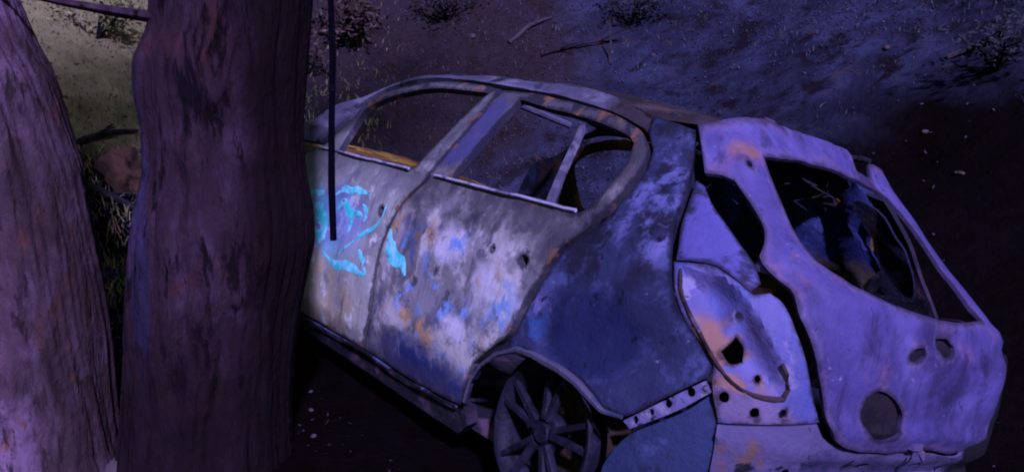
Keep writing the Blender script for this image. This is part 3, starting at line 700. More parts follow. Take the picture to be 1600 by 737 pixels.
def wheel(hub, side):
    s = side
    Rr = .232
    prof = [(.175, -.17), (.205, -.172), (.207, -.165), (.19, -.14), (.188, .0), (.198, .02), (.214, .035), (Rr - .004, .038), (Rr, .03), (Rr, .024), (.206, .012), (.203, -.15), (.225, -.176), (.205, -.18), (.175, -.17)]
    v, f = lathe([(r, y * s) for r, y in prof], 56, hub)
    w = obj('wheel', v, f, m_rim, car, True, 35)
    for k in range(5):
        for d in (-9, 9):
            a = R(93 + 72 * k + d); b = R(93 + 72 * k + d * .62)
            p = (hub[0] + .045 * math.cos(a), hub[1] + .022 * s, hub[2] + .045 * math.sin(a)); q = (hub[0] + .205 * math.cos(b + R(d * .6)), hub[1] + .028 * s, hub[2] + .205 * math.sin(b + R(d * .6)))
            v, f = beam(p, q, .026, .022, .016, .012, Vector((0, s, 0)))
            obj('spoke', v, f, m_rim, w, True, 30)
    v, f = lathe([(.0, .028 * s), (.030, .03 * s), (.034, .024 * s), (.036, .015 * s), (.062, .013 * s), (.066, .004 * s), (.066, -.03 * s)], 28, hub)
    obj('hub_cap', v, f, m_rim, w, True, 35)
    v, f = lathe([(.03, -.06 * s), (.145, -.06 * s), (.145, -.085 * s), (.03, -.085 * s)], 40, hub)
    obj('brake_disc', v, f, m_well, w, True, 35)
    # charred wire left of the tyre, lying round the lower half
    pts = [(hub[0] + .241 * math.cos(R(t)), hub[1] - .06 * s, hub[2] + .238 * math.sin(R(t)) + .0) for t in range(195, 350, 8)]
    v, f = tube(pts, [.012 + .03 * math.sin(math.pi * i / (len(pts) - 1)) for i in range(len(pts))], 8, wobble=.35, seed=6)
    obj('tyre_wire', v, f, m_cord, w)
    return w
wheel(HUB, 1)
wheel((HUB[0], -.80, HUB[2]), -1)
wheel((2.62, .80, HUB[2]), 1)
wheel((2.62, -.80, HUB[2]), -1)

# far side, seen through the openings
mir = lambda k: LOOP[k]
fdr = panel('front_door', mir('front_door'), m_rust, car, [mir('front_window')], thick=.04, mirror=True, step=.04, disp=belt, seed=31)
rdr = panel('rear_door', mir('rear_door'), m_rust, car, [mir('rear_window')], thick=.04, mirror=True, step=.04, disp=belt, seed=32)
panel('roof_rail', mir('roof_rail'), m_inner, car, thick=.03, mirror=True, step=.03, seed=33)
panel('quarter_panel', mir('quarter_panel'), m_soot, car, thick=.02, mirror=True, step=.04, seed=34)
panel('tail_lamp_recess', mir('recess'), m_soot, car, thick=.012, mirror=True, step=.03, inset=-.012, seed=36)
panel('lower_quarter', mir('lower_quarter'), m_soot, car, thick=.012, mirror=True, step=.05, inset=-.018, seed=37)
panel('sill', [(1.80, .262), (2.227, .241), (2.9, .241), (3.60, .23), (3.60, .15), (2.6, .15), (1.85, .15), (1.79, .20)], m_soot, car, thick=.05, inset=-.01, mirror=True, step=.06)
# inner structure behind the outer skin
m_amber = mat('amber_brown_inner_metal', (.045, .026, .008), [dict(c=(.11, .065, .014), scale=7, lo=.5, hi=.62), dict(c=(.012, .012, .02), scale=6, lo=.5, hi=.6)], rough=.85, bump=.5)  # amber glow inside the tail worked into the metal colour
for mr in (False, True):
    panel('inner_panel', [(.50, .30), (.55, .62), (.66, .90), (.80, 1.02), (1.08, 1.02), (1.30, .98), (1.46, .86), (1.50, .62), (1.16, .58), (1.10, .30)], m_amber if mr else m_inner, car, thick=.008, inset=-.15, mirror=mr, step=.05, dents=.03, seed=38)
    panel('pillar_inner', [(1.10, 1.02), (1.00, 1.10), (.93, 1.20), (.90, 1.33), (1.02, 1.38), (1.14, 1.36), (1.10, 1.22), (1.20, 1.08), (1.28, 1.02)], m_inner, car, thick=.01, inset=-.06, mirror=mr, step=.04, dents=.02, seed=39)
    panel('centre_pillar', [(2.33, 1.45), (2.45, 1.45), (2.49, 1.1), (2.60, .9), (2.60, .25), (2.48, .25), (2.46, .9), (2.36, 1.08)], m_inner if not mr else m_rust, car, thick=.03, inset=-.045, mirror=mr, step=.03, seed=40)
# front end (behind the big trunk)
for mr in (False, True):
    panel('front_fender', [(3.66, .24), (3.65, .6), (3.66, .98), (4.2, .93), (4.75, .80), (4.93, .62), (4.93, .45), (4.35, .45), (4.22, .56), (4.02, .61), (3.82, .55), (3.70, .40)], m_quarter if not mr else m_soot, car, thick=.015, mirror=mr, step=.05, seed=50)
V = []; F = []
K, J = 15, 12
for i in range(K):
    x = 2.42 + 1.12 * i / (K - 1)
    for j in range(J):
        s_ = -1 + 2 * j / (J - 1)
        wd = .74 - .16 * (i / (K - 1)) ** 3
        V.append((x, s_ * wd, 1.04 - .12 * (i / (K - 1)) ** 2 - .05 * s_ ** 2 + .07 * math.exp(-((i - 6) / 3) ** 2) + .012 * float(fbm(x * 4, s_ * 3, 3, 8))))
for i in range(K - 1):
    for j in range(J - 1): F.append((i * J + j, i * J + j + 1, (i + 1) * J + j + 1, (i + 1) * J + j))
me_v = np.array(V); N = np.tile([0, 0, 1.0], (len(V), 1))
T = np.array([(a, b, c) for a, b, c, d in F] + [(a, c, d) for a, b, c, d in F])
a_, b_, c_ = me_v[T[:, 0]], me_v[T[:, 1]], me_v[T[:, 2]]
fl = np.cross(b_ - a_, c_ - a_)[:, 2] < 0; T[fl] = T[fl][:, ::-1]
vv, ff = sheet(me_v, N, T, .02)
m_bonnet = mat('rust_gold_bonnet', (.20, .10, .022), [dict(c=(.46, .27, .045), scale=5, lo=.48, hi=.6), dict(c=(.02, .016, .016), scale=7, lo=.54, hi=.64)], rough=.7, bump=.4)
obj('bonnet', vv, ff, m_bonnet, car)
v, f = merge(box((3.52, 0, .55), (.08, 1.2, .32)), box((3.56, 0, .34), (.10, 1.3, .12)), box((3.3, 0, .5), (.4, .9, .25)))
obj('front_panel', v, f, m_soot, car, False)

# roof
rail_pts = [(u, z) for u, z in LOOP['roof_rail'][4:12]]
ru = np.array([p[0] for p in rail_pts]); rz = np.array([p[1] for p in rail_pts])
ro = np.argsort(ru)
nu, nj = 44, 26
uu = np.linspace(1.141, 3.02, nu); zz = np.interp(uu, ru[ro], rz[ro]) - .004
for _ in range(2): zz[1:-1] = (zz[:-2] + zz[1:-1] * 2 + zz[2:]) / 4
E_ = skin(uu, zz)
V = []; N = []
for i in range(nu):
    t = i / (nu - 1)
    for j in range(nj):
        s_ = -1 + 2 * j / (nj - 1)
        cr = .050 * (1 - s_ * s_)
        bow = (.16 * (1 - t) ** 3 - .0 * t) * (1 - s_ * s_)          # rear edge bows backwards
        V.append((E_[i, 0] - bow, E_[i, 1] * s_, E_[i, 2] + cr + .007 * float(fbm(E_[i, 0] * 5, s_ * 3, 3, 21))))
        N.append((0, 0, 1))
T = []
for i in range(nu - 1):
    for j in range(nj - 1):
        a, b, c, d = i * nj + j, i * nj + j + 1, (i + 1) * nj + j + 1, (i + 1) * nj + j
        T += [(a, c, b), (a, d, c)]
V = np.array(V); N = np.array(N, float); T = np.array(T)
a_, b_, c_ = V[T[:, 0]], V[T[:, 1]], V[T[:, 2]]
fl = np.cross(b_ - a_, c_ - a_)[:, 2] < 0; T[fl] = T[fl][:, ::-1]
vv, ff = sheet(V, N, T, .012)
roof = obj('roof', vv, ff, m_roof, car)
for x, w, z in ((1.55, .50, 1.520), (1.0, .50, 1.515), (.55, .54, 1.480), (.12, .54, 1.425)):
    pts = [(x + .02 * math.sin(k), -w + 2 * w * k / 10, z + .035 * (1 - (k / 5 - 1) ** 2) - .02 + .006 * math.sin(k * 2.1)) for k in range(11)]
    v, f = tube(pts, .017, 6, wobble=.2); obj('roof_bow', v, f, m_inner, roof)
# windscreen frame, dashboard tube, floor
v, f = tube([(1.80, -.46, 1.478), (1.86, 0, 1.515), (1.80, .46, 1.478)], .02, 8); obj('windscreen_header', v, f, m_rail, car)
v, f = tube([(2.05, -.72, .90), (2.02, -.3, .93), (2.02, .3, .92), (2.05, .72, .90)], .035, 8); obj('dashboard_tube', v, f, m_rust, car)
v, f = merge(box((1.15, 0, .20), (3.2, 1.52, .04)), box((-.22, 0, .36), (.72, 1.1, .04)), box((2.32, 0, .55), (.05, 1.5, .7)))
obj('floor_pan', v, f, m_soot, car, False)
V, F = [], []
for i in range(12):
    for j in range(20):
        y = -.60 + 1.2 * j / 19; z = .40 + .50 * i / 11
        V.append((.42 - .10 * i / 11 + .03 * float(fbm(y * 6, z * 6, 3, 60)), y, z + .03 * float(fbm(y * 4, 3, 2, 61)) * i / 11))
for i in range(11):
    for j in range(19): F.append((i * 20 + j, i * 20 + j + 1, (i + 1) * 20 + j + 1, (i + 1) * 20 + j))
obj('seat_back_sheet', V, F, mat('rusty_amber_glow_sheet', (.05, .028, .008), [dict(c=(.14, .08, .016), scale=6, lo=.5, hi=.62), dict(c=(.008, .008, .012), scale=7, lo=.5, hi=.6)], rough=.8, bump=.5), car)  # rusty sheet, tinted to carry the amber glow in its colour
def seat(y):
    h = .48
    loop = [(1.22, y - .22, .36), (1.10, y - .21, .62), (1.04, y - .17, .36 + h), (1.02, y, .40 + h), (1.04, y + .17, .36 + h), (1.10, y + .21, .62), (1.22, y + .22, .36), (1.62, y + .22, .38), (1.66, y, .40), (1.62, y - .22, .38), (1.22, y - .22, .36)]
    parts = [tube(loop, .014, 6, False)]
    for z in np.linspace(.45, .80, 6):
        parts.append(tube([(1.20 - (z - .36) * .38, y - .2 + .4 * k / 8, z + .012 * math.sin(k * 2.3 + z * 20)) for k in range(9)], .005, 5))
    for s in (-.18, .18): parts.append(tube([(1.3, y + s, .22), (1.3, y + s, .38)], .02, 6))
    v, f = merge(*parts); obj('seat_frame', v, f, m_rim, car)
seat(.36); seat(-.36)
# burnt trim and wiring hanging under the roof at the tail
parts = []
for k in range(16):
    y = random.uniform(-.45, .45); x0 = random.uniform(-.05, .35); z = 1.40 + .02 * random.random()
    n = 7; L_ = random.uniform(.10, .30)
    parts.append(tube([(x0 + .12 + .05 * math.sin(i * .9 + k) - .02 * i, y + .05 * math.cos(i * .8 + k * 2) + .03 * i * random.uniform(-1, 1), z - L_ * i / (n - 1)) for i in range(n)], [.004 - .0004 * i for i in range(n)], 5, wobble=.4, seed=k))
v, f = merge(*parts)
m_trim = mat('melted_headlining', (0.01296, 0.01872, 0.0702), [dict(c=(0.05832, 0.0936, 0.3182), scale=5, lo=.50, hi=.64, st=(1, 1, .5)), dict(c=(0.0324, 0.0216, 0.01123), blobs=[((.1, -.7, .98), (.6, .4, .14))], wob=.6)], rough=.7, bump=.4)
hl = obj('hanging_trim', v, f, m_inner, car)
V, F = [], []
for i in range(16):
    for j in range(34):
        x = -.02 + 1.05 * j / 33; t = i / 15
        V.append((x + .03 * math.sin(j * 1.1 + i), -.60 - .13 * t + .05 * float(fbm(x * 5, t * 3, 3, 70)) + .03 * math.sin(x * 22), 1.42 - .16 * max(0, -x) - (.46 + .06 * float(fbm(x * 4, 1, 2, 71))) * t))
for i in range(15):
    for j in range(33): F.append((i * 34 + j, i * 34 + j + 1, (i + 1) * 34 + j + 1, (i + 1) * 34 + j))
hl2 = obj('headlining_sheet', V, F, m_trim, car)

# ------------------------------------------------------------------ trees
m_bark = mat('weathered_bark', (0.09709, 0.05775, 0.06572), [
    dict(c=(0.2267, 0.1406, 0.1895), scale=4.5, lo=.46, hi=.60, st=(1.5, 1.5, .6), detail=9, rgh=.7),
    dict(c=(0.1943, 0.0816, 0.05308), scale=9, lo=.54, hi=.64, st=(1.3, 1.3, .7), off=8.0, detail=9, rgh=.7),
    dict(c=(0.02915, 0.01758, 0.02021), scale=9, lo=.52, hi=.60, st=(2, 2, .5), off=5.0, detail=9, rgh=.7),
    dict(c=(0.03561, 0.02008, 0.01643), blobs=[((-1.40, 2.75, .9), (.22, .6, 2.2))], wob=.6, b0=.5, b1=1.1, amt=.75)], rough=.95, spec=.1, bump=1.0, bump_scale=14, var=.45, stretch=(2, 2, .7))
m_bark2 = mat('dark_bark', (0.03365, 0.01724, 0.02155), [
    dict(c=(0.0697, 0.03778, 0.05426), scale=3.6, lo=.46, hi=.60, st=(1.4, 1.4, .5), detail=9, rgh=.68),
    dict(c=(0.06009, 0.02217, 0.01756), scale=6, lo=.52, hi=.66, st=(1.3, 1.3, .6), off=8.0, detail=9, rgh=.7, amt=.8),
    dict(c=(0.02644, 0.02628, 0.05985), blobs=[((-1.20, 2.72, 1.1), (.06, .4, .7))], wob=1.0, amt=.6),
    dict(c=(0.00721, 0.004106, 0.004788), scale=8, lo=.52, hi=.60, st=(2, 2, .4), off=5.0, detail=9, rgh=.7),
    dict(c=(0.00721, 0.003284, 0.003192), blobs=[((-.64, 2.9, 1.0), (.29, .6, 3.2))], wob=.5, wscale=5, b0=.55, b1=1.05, amt=.92),  # bark colour darker on the car side over the full height
    dict(c=(0.008412, 0.004106, 0.004389), blobs=[((-1.05, 2.6, .0), (.9, .9, .85))], wob=.4, b0=.5, b1=1.1, amt=.85)], rough=.95, spec=.1, bump=1.0, bump_scale=14, var=.45, stretch=(2, 2, .6))
m_leaf = mat('tree_leaf', (.05, .07, .025), [dict(c=(.09, .08, .03), scale=3, lo=.45, hi=.6)], rough=.7, bump=0, island=.4)

def trunk_mesh(rows, cy, knots=(), seed=0, na=250, amp=.075):
    zs = np.array([r[0] for r in rows]); xs = np.array([r[1] for r in rows]); rs = np.array([r[2] for r in rows])
    o = np.argsort(zs); zs, xs, rs = zs[o], xs[o], rs[o]
    z = np.r_[np.linspace(zs[0], 2.2, 280), np.linspace(2.25, zs[-1], 40)]
    xc = np.interp(z, zs, xs); rr = np.interp(z, zs, rs)
    for _ in range(6):
        xc[1:-1] = (xc[:-2] + 2 * xc[1:-1] + xc[2:]) / 4; rr[1:-1] = (rr[:-2] + 2 * rr[1:-1] + rr[2:]) / 4
    th = np.linspace(0, 2 * np.pi, na, endpoint=False)
    TH, ZZ = np.meshgrid(th, z)
    cxn, syn = np.cos(TH), np.sin(TH)
    warp = fbm(cxn * 1.2 + 3, ZZ * 1.4 + syn, 3, seed) * .28
    def per(fq, zq, s):   # noise periodic round the trunk
        return fbm(np.cos(TH + warp) * fq + 7, np.sin(TH + warp) * fq + ZZ * zq + 11, 4, seed + s)
    ridg = 1 - np.abs(per(4.5, .9, 1)) * 2.4
    d = amp * .8 * per(1.6, .5, 2) + amp * .55 * ridg + amp * .35 * per(12, 2.2, 3)
    crack = np.exp(-(per(9.0, 2.2, 4) / .09) ** 2) + .6 * np.exp(-(per(15.0, 3.0, 6) / .08) ** 2)
    d = d - amp * .20 * crack
    r = np.interp(ZZ, z, rr) * .965 * (1 + d)
    for ka, kz, sa, sz, h in knots:
        q = np.sqrt(((np.angle(np.exp(1j * (TH - ka)))) / sa) ** 2 + ((ZZ - kz) / sz) ** 2)
        r = r + h * (np.exp(-((q - 1) / .35) ** 2) - .9 * np.exp(-(q / .55) ** 2))
    X = np.interp(ZZ, z, xc) + r * cxn; Y = cy + r * syn * .95
    V = np.stack([X.ravel(), Y.ravel(), ZZ.ravel()], 1)
    m = len(z); idx = np.arange(m * na).reshape(m, na)
    F = np.stack([idx[:-1].ravel(), np.roll(idx, -1, 1)[:-1].ravel(), np.roll(idx, -1, 1)[1:].ravel(), idx[1:].ravel()], 1)
    return V, F
def leaf_cloud(centres, n, size, spread):
    V = []; F = []
    for k in range(n):
        c = Vector(random.choice(centres)) + Vector((random.gauss(0, spread), random.gauss(0, spread), random.gauss(0, spread * .7)))
        a = Vector((random.gauss(0, 1), random.gauss(0, 1), random.gauss(0, .6))).normalized(); b = a.cross(Vector((random.gauss(0, 1), random.gauss(0, 1), random.gauss(0, 1)))).normalized()
        s = size * random.uniform(.6, 1.3); o = len(V)
        V += [c - a * s, c + b * s * .4, c + a * s, c - b * s * .4]; F.append((o, o + 1, o + 2, o + 3))
    return V, F
BIG = [(1.755, -0.893, 0.25), (1.675, -0.905, 0.251), (1.574, -0.941, 0.273), (1.471, -0.953, 0.271), (1.345, -0.955, 0.257), (1.217, -0.96, 0.259), (1.063, -0.974, 0.292), (0.951, -0.987, 0.303), (0.837, -1.011, 0.298), (0.72, -1.035, 0.294), (0.53, -1.065, 0.29), (0.333, -1.092, 0.296), (0.087, -1.12, 0.315), (-.05, -1.13, .36), (-.25, -1.13, .40), (2.2, -.86, .235), (3.0, -.80, .20), (4.2, -.70, .14), (5.2, -.62, .08)]
LEFT = [(1.754, -1.752, 0.179), (1.636, -1.735, 0.195), (1.516, -1.706, 0.213), (1.352, -1.684, 0.221), (1.225, -1.67, 0.234), (1.052, -1.668, 0.242), (0.874, -1.671, 0.256), (0.644, -1.68, 0.272), (0.406, -1.701, 0.288), (0.233, -1.729, 0.315), (.05, -1.74, .37), (-.15, -1.74, .40), (2.2, -1.88, .165), (3.2, -2.15, .13), (4.4, -2.5, .09)]
def tree(name, rows, cy, material, label, knots, seed, limbs, top):
    t = empty(name, (rows[10][1], cy, float(ground_h(rows[10][1], cy))))
    inv = Matrix.Translation(-t.location)
    V, F = trunk_mesh(rows, cy, knots, seed)
    # keep object coordinates in world metres so the bark sits still
    o = obj('trunk', V, F, material, t, True, 0); o.matrix_parent_inverse = inv
    for pts, rad in limbs:
        n = len(pts); v, f = tube(pts, np.linspace(rad, rad * .35, n), 9, wobble=.15, seed=seed)
        l = obj('limb', v, f, material, t); l.matrix_parent_inverse = inv
    v, f = leaf_cloud(top, 2600, .07, .45)
    c = obj('crown', v, f, m_leaf, t, False); c.matrix_parent_inverse = inv
    tag(t, label, 'tree')
    return t
fr = math.atan2(-1, .1)
tree('tree', BIG, 2.9, m_bark2, 'thick upright trunk darker on the side facing the burnt car', [(fr + .12, 1.62, .13, .15, .016), (fr - .35, 1.15, .2, .16, .014), (fr + .30, .95, .25, .12, .012), (fr - .1, .62, .3, .2, .012)], 4,
     [([(-.72, 2.85, 2.35), (-.62, 2.72, 2.6), (-.45, 2.62, 2.78), (-.1, 2.5, 3.0), (.3, 2.3, 3.5)], .055),
      ([(-1.02, 2.80, 1.69), (-1.20, 2.79, 1.715), (-1.38, 2.78, 1.745), (-1.62, 2.77, 1.80)], .021),
      ([(-.7, 2.9, 3.9), (-1.3, 2.7, 4.7), (-1.9, 2.3, 5.4)], .07), ([(-.65, 2.9, 4.4), (-.2, 3.4, 5.2), (.2, 3.9, 5.8)], .06)],
     [(-1.9, 2.3, 5.5), (-1.4, 2.7, 5.1), (.2, 3.9, 5.9), (-.3, 3.3, 5.6), (-.6, 2.9, 5.6), (.4, 2.2, 4.2)])
tree('tree', LEFT, 2.85, m_bark, 'paler rough barked tree leaning away at the edge of the picture', [(fr + .2, 1.35, .3, .12, .014), (fr - .1, .55, .3, .1, .016), (fr + .5, .8, .2, .15, .010)], 9,
     [([(-2.3, 2.85, 3.6), (-2.9, 2.5, 4.2), (-3.3, 2.2, 4.9)], .06), ([(-2.4, 2.85, 4.0), (-2.1, 3.4, 4.8), (-1.9, 3.8, 5.3)], .05)],
     [(-3.3, 2.2, 5.0), (-2.8, 2.6, 4.7), (-2.5, 2.9, 5.0), (-1.9, 3.8, 5.4)])

# dead stick hanging from the big tree's limb in front of the front door
d0 = cam_ray(520, 375) * 2.55
hx, hy, hz = d0[0], d0[1], CAM_H + d0[2]
def pole_pt(px, py):
    d = cam_ray(px, py); t = hy / d[1]; return (d[0] * t, hy, CAM_H + d[2] * t)
pts = [pole_pt(521, 375), pole_pt(518, 290), pole_pt(518, 190), pole_pt(520, 90), pole_pt(516, -20), pole_pt(524, -150), (-.50, 2.64, 2.74)]
v, f = tube(pts, [.010, .0105, .0095, .009, .0085, .010, .012], 8, wobble=.12, seed=2)
m_stick = mat('charred_stick_wood', (.0035, .003, .006), [dict(c=(.010, .009, .014), scale=30, lo=.55, hi=.7)], rough=1.0, spec=.02, bump=.5)
tag(obj('hanging_stick', v, f, m_stick), 'thin black dead stick hanging straight down in front of the car door', 'stick')

# ------------------------------------------------------------------ undergrowth, litter and stones
def scatter(n, region, dens=None):
    X = rng.uniform(region[0], region[1], n); Y = rng.uniform(region[2], region[3], n)
    cx, cy, _ = slope_coords(X, Y)
    keep = ~((cx > -.8) & (cx < 3.7) & (np.abs(cy) < .95))
    if dens is not None: keep &= rng.random(n) < dens(X, Y, cx, cy)
    X, Y = X[keep], Y[keep]
    return X, Y, ground_h(X, Y)
_bp = on_ground(1590, 420)
_bx, _by, _ = slope_coords(_bp.x, _bp.y)
def burnt_dark_amount(cx, cy): return np.clip(np.maximum(1.25 - np.hypot((cx - .9) / 3.0, (cy + .5) / 1.9), 1.3 - np.hypot((cx - _bx) / 2.4, (cy - _by) / 2.4)), 0, 1)  # char round the car plus the painted dark ground at right
def leaf_stuff(n, region, size, material, name, label, dens, lift=.012):
    X, Y, Z = scatter(n, region, dens); m = len(X)
    a = rng.uniform(0, 2 * np.pi, m); s = size * rng.uniform(.5, 1.4, m)
    tx, ty = rng.normal(0, .45, m), rng.normal(0, .45, m)
    ax = np.stack([np.cos(a), np.sin(a), tx], 1) * s[:, None]; bx = np.stack([-np.sin(a), np.cos(a), ty], 1) * s[:, None] * .5
    c = np.stack([X, Y, Z + lift + np.abs(tx) * s * .7], 1)
    V = np.stack([c - ax, c + bx, c + ax, c - bx], 1).reshape(-1, 3)
    V[2::4, 2] += s * .25
    F = np.arange(m * 4).reshape(m, 4)
    o = obj(name, V, F, material, None, False)
    return tag(o, label, 'leaves', kind='stuff')
m_litter = mat('dead_leaf', (0.048, 0.04928, 0.06696), [dict(c=(0.08, 0.0748, 0.081), scale=4, lo=.5, hi=.62), dict(c=(0.0176, 0.0176, 0.027), scale=3, lo=.5, hi=.62, off=4.0)], rough=.85, bump=0, island=.6)
leaf_stuff(80000, (-6, 9, 3, 13), .012, m_litter, 'leaf_litter', 'dead leaves and ash flakes strewn over the dark bank', lambda X, Y, cx, cy: (.006 + .994 * (1 - burnt_dark_amount(cx, cy)) ** 2) * (.35 + .65 * (fbm(X * .9, Y * .9, 3, 77) > -.05)))
leaf_stuff(2500, (-2.6, 1.2, 1.5, 4.5), .006, mat('scorched_leaf_crumb', (.030, .018, .012), [dict(c=(.07, .045, .03), scale=9, lo=.58, hi=.66)], rough=1.0, spec=0.0, bump=0, island=.7), 'leaf_litter', 'scattered crumbs of dead leaf on the ground below the trunks', lambda X, Y, cx, cy: .5 + 0 * X)
leaf_stuff(2200, (-2.2, 1.0, 1.6, 6.5), .006, mat('grey_ash_flake', (.022, .018, .018), [dict(c=(.06, .05, .05), scale=6, lo=.60, hi=.68)], rough=1.0, spec=0.0, bump=0, island=.8), 'ash', 'grey ash flakes and burnt scraps lying round the car', lambda X, Y, cx, cy: .15 + .85 * burnt_dark_amount(cx, cy))['category'] = 'ash'
def grass_stuff(n, region, h, material, label, dens):
    X, Y, Z = scatter(n, region, dens); m = len(X)
    a = rng.uniform(0, 2 * np.pi, m); hh = h * rng.uniform(.4, 1.3, m); w = .0035 + .003 * rng.random(m)
    ln = rng.normal(0, .5, (m, 2)) * hh[:, None]
    p = np.stack([X, Y, Z - .01], 1); sd = np.stack([np.cos(a) * w, np.sin(a) * w, 0 * w], 1)
    mid = p + np.stack([ln[:, 0] * .35, ln[:, 1] * .35, hh * .6], 1); tip = p + np.stack([ln[:, 0], ln[:, 1], hh], 1)
    V = np.stack([p - sd, p + sd, mid + sd * .7, mid - sd * .7, tip], 1).reshape(-1, 3)
    b = np.arange(m) * 5
    F = [(i, i + 1, i + 2, i + 3) for i in b] + [(i + 3, i + 2, i + 4) for i in b]
    o = obj('grass', V, F, material, None, False)
    return tag(o, label, 'grass', kind='stuff')
m_dry = mat('dry_grass_blade', (0.075, 0.0715, 0.0675), [dict(c=(0.035, 0.0385, 0.0405), scale=1.5, lo=.5, hi=.65)], rough=.8, bump=0, island=.5)
m_green = mat('olive_grass_blade', (0.207, 0.2112, 0.0675), [dict(c=(0.276, 0.198, 0.099), scale=1.8, lo=.5, hi=.62)], rough=.8, bump=0, island=.5)
grass_stuff(20000, (-3, 9, 3.5, 12), .055, m_dry, 'dull dry grass and weeds covering the bank behind the car', lambda X, Y, cx, cy: (1 - burnt_dark_amount(cx, cy)) ** 1.5 * (fbm(X * .7, Y * .7, 3, 78) > -.12))
grass_stuff(24000, (-7.5, -1.2, 4.5, 13), .085, m_green, 'olive green grass on the slope between the two trunks', lambda X, Y, cx, cy: (1 - burnt_dark_amount(cx, cy)) ** 2 * (.3 + .7 * (fbm(X * .8, Y * .8, 3, 79) > -.1)))

def stone(name, p, s, material, label, seed, sink=.35, group=None, rough=.28):
    n, m = (16, 10) if rough < .5 else (48, 32)
    V = []; F = []
    rs = random.Random(seed); ph = rs.uniform(0, 9)
    for i in range(m + 1):
        t = math.pi * i / m
        for k in range(n):
            w = 2 * math.pi * k / n
            d = Vector((math.sin(t) * math.cos(w), math.sin(t) * math.sin(w), math.cos(t)))
            q = 1 + rough * float(fbm(d.x * 1.6 + ph, d.y * 1.6 + d.z * 1.3, 5, seed))
            V.append(Vector((d.x * s[0], d.y * s[1], d.z * s[2])) * q)
    for i in range(m):
        for k in range(n): F.append((i * n + k, (i + 1) * n + k, (i + 1) * n + (k + 1) % n, i * n + (k + 1) % n))
    o = obj(name, V, F, material, None, True, 0)
    o.location = Vector(p) + Vector((0, 0, s[2] * (1 - 2 * sink) * .5 + .0)); o.rotation_euler = (0, 0, ph)
    return tag(o, label, 'stone', group)
m_stone = mat('pale_stone', (0.08274, 0.06365, 0.05729), [dict(c=(0.03818, 0.02865, 0.02547), scale=20, lo=.5, hi=.65)], rough=.9, bump=.5)
m_clod = mat('orange_earth', (0.0675, 0.03375, 0.01575), [dict(c=(0.0225, 0.01238, 0.00675), scale=9, lo=.5, hi=.64)], rough=.95, bump=.8, bump_scale=20)
stones = [((196, 728), (.085, .06, .045), 'flat pale stone on the ground between the two trunks'),
          ((66, 731), (.045, .035, .03), 'small pale stone at the foot of the leaning tree'),
          ((8, 712), (.05, .05, .03), 'brownish stone against the base of the leaning tree'),
          ((486, 642), (.012, .010, .008), 'tiny light pebble near the thick trunk, below the car sill'),
          ((490, 682), (.011, .012, .008), 'tiny brown pebble below the car sill, closer than its neighbour'),
          ((393, 732), (.014, .013, .009), 'small pebble at the foot of the thick trunk'),
          ((1446, 207), (.03, .02, .015), 'white stone lying on the dark bank above the tailgate'),
          ((1500, 272), (.04, .025, .012), 'brownish stone low on the dark bank beyond the car'),
          ((1385, 78), (.055, .03, .025), 'pale stone high on the bank near the corner of the picture'),
          ((738, 60), (.05, .035, .03), 'grey stone on the bank above the car roof'),
          ((1020, 88), (.035, .028, .02), 'small grey stone on the bank above the quarter window')]
for i, (px, s, lab) in enumerate(stones):
    stone('stone', on_ground(*px), s, m_stone, lab, 100 + i)
c = stone('earth_clod', on_ground(203, 285, 3.4), (.17, .22, .20), m_clod, 'orange brown lump of bare earth glimpsed between the two trunks', 140, rough=.85)
c['category'] = 'earth'
def branch(px0, px1, rad, label, seed, material, lift=.03, sub=3):
    a, b = on_ground(*px0, 3.4), on_ground(*px1, 3.4); n = 9; rs = random.Random(seed)
    side = (b - a).cross(Vector((0, 0, 1))).normalized()
    pts = []
    for i in range(n):
        t = i / (n - 1); p = a.lerp(b, t) + side * rs.gauss(0, .012) * (b - a).length
        p.z = max(p.z, float(ground_h(p.x, p.y))) + rad * .6 + lift * math.sin(math.pi * t); pts.append(p)
    ms = [tube(pts, np.linspace(rad, rad * .45, n), 7, wobble=.25, seed=seed)]
    for k in range(sub):
        i = rs.randint(2, n - 3); q = pts[i]; dr = (b - a).normalized() * rs.uniform(.1, .3) + side * rs.choice((-1, 1)) * rs.uniform(.08, .2) + Vector((0, 0, rs.uniform(.02, .12)))
        ms.append(tube([q, q + dr * .5, q + dr + Vector((0, 0, -.02))], [rad * .5, rad * .35, rad * .2], 5))
    v, f = merge(*ms)
    base = pts[0].copy()
    o = obj('fallen_branch', [Vector(x) - base for x in v], f, material); o.location = base
    return tag(o, label, 'branch', None)
m_br = mat('dead_branch_wood', (0.0612, 0.0468, 0.0432), [dict(c=(0.0252, 0.0198, 0.0198), scale=16, lo=.5, hi=.64)], rough=.9, bump=.5)
m_brd = mat('charred_branch_wood', (0.0144, 0.01188, 0.01296), [dict(c=(0.036, 0.027, 0.0252), scale=16, lo=.52, hi=.64)], rough=.9, bump=.5)
branch((795, 70), (862, 32), .028, 'short pale broken branch lying on the bank above the front window', 1, m_br, sub=1)
branch((845, 88), (965, 66), .018, 'thin dark branch on the bank just above the car roof', 2, m_brd)
branch((1480, 95), (1597, 62), .022, 'pale crooked branch at the top corner of the bank beyond the tailgate', 5, m_br)
branch((112, 292), (226, 340), .035, 'charred branch lying between the two trunks', 6, m_brd, sub=1)
branch((120, 232), (215, 208), .03, 'dark branch across the shaded ground below the olive grass', 7, m_brd, sub=2)
# upright dead stalk on the bank
p = on_ground(952, 98, 3.4)
v, f = tube([p, p + Vector((.01, 0, .2)), p + Vector((-.01, .01, .42))], [.012, .009, .005], 6, wobble=.2)
tag(obj('dead_stalk', [Vector(x) - p for x in v], f, m_br), 'thin upright dead stalk on the bank above the roof', 'plant').location = p
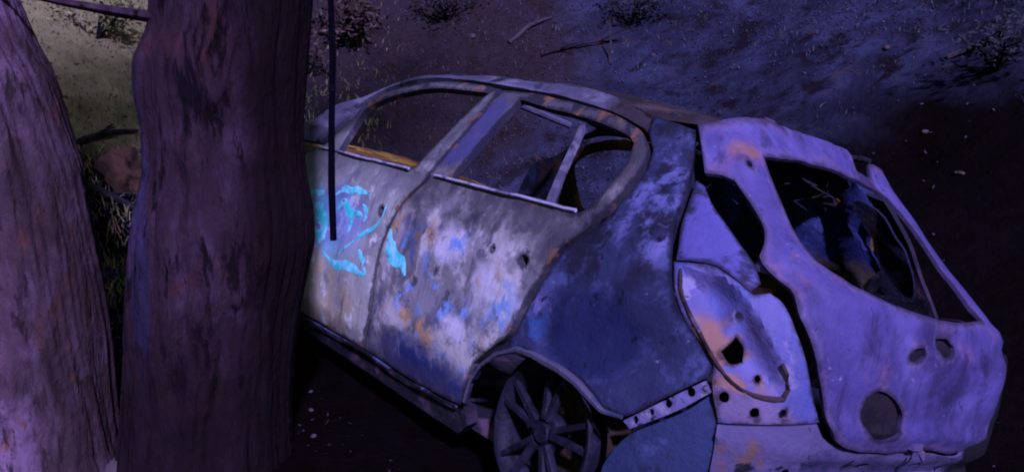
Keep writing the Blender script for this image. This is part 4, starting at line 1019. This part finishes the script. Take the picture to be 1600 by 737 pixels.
# dry shrubs
m_shl = mat('withered_brown_leaf', (0.06, 0.036, 0.0255), [dict(c=(0.09, 0.06, 0.045), scale=6, lo=.5, hi=.62)], rough=.85, bump=0, island=.5)
m_shd = mat('smoky_weed_leaf', (0.02125, 0.02125, 0.02125), [dict(c=(0.035, 0.0325, 0.0325), scale=5, lo=.52, hi=.64)], rough=.85, bump=0, island=.5)
def shrub(px, h, w, n, ml, label, seed, leaf=.03):
    p = on_ground(*px, 3.4); rs = random.Random(seed)
    t = empty('dry_shrub', p)
    ms = []; tips = []
    for k in range(11):
        a = rs.uniform(0, 2 * math.pi); e = Vector((math.cos(a) * w * rs.uniform(.3, 1), math.sin(a) * w * rs.uniform(.3, 1), h * rs.uniform(.5, 1)))
        mid = e * .5 + Vector((rs.gauss(0, .04), rs.gauss(0, .04), h * .08))
        ms.append(tube([Vector((0, 0, -.03)), mid, e], [.012, .008, .004], 5)); tips += [e, e * .8 + mid * .2, mid]
    v, f = merge(*ms); obj('stem', v, f, m_brd, t)
    V = []; F = []
    for k in range(n):
        cc_ = rs.choice(tips) + Vector((rs.gauss(0, .07), rs.gauss(0, .07), rs.gauss(0, .06)))
        a = Vector((rs.gauss(0, 1), rs.gauss(0, 1), rs.gauss(0, 1))).normalized(); b = a.orthogonal().normalized(); s = leaf * rs.uniform(.5, 1.3); o = len(V)
        V += [cc_ - a * s, cc_ + b * s * .45 , cc_ + a * s, cc_ - b * s * .45]; F.append((o, o + 1, o + 2, o + 3))
    obj('foliage', V, F, ml, t, False)
    return tag(t, label, 'shrub')
shrub((545, 75), .55, .36, 700, m_shl, 'withered brown shrub hanging over the bank beside the thick trunk', 1, .04)
shrub((489, 118), .30, .12, 140, m_shl, 'small sprig of brown leaves against the edge of the thick trunk', 2, .035)
shrub((700, 30), .35, .4, 300, m_shd, 'low smoke grey weed clump on the bank above the front window', 3)
shrub((985, 40), .35, .45, 350, m_shd, 'wide grey weed clump high on the bank above the quarter window', 4)
shrub((1560, 110), .4, .4, 320, m_shd, 'dark weed clump at the top corner of the bank', 7)
shrub((150, 60), .30, .45, 420, m_green, 'olive leafy clump on the slope between the two trunks', 8)
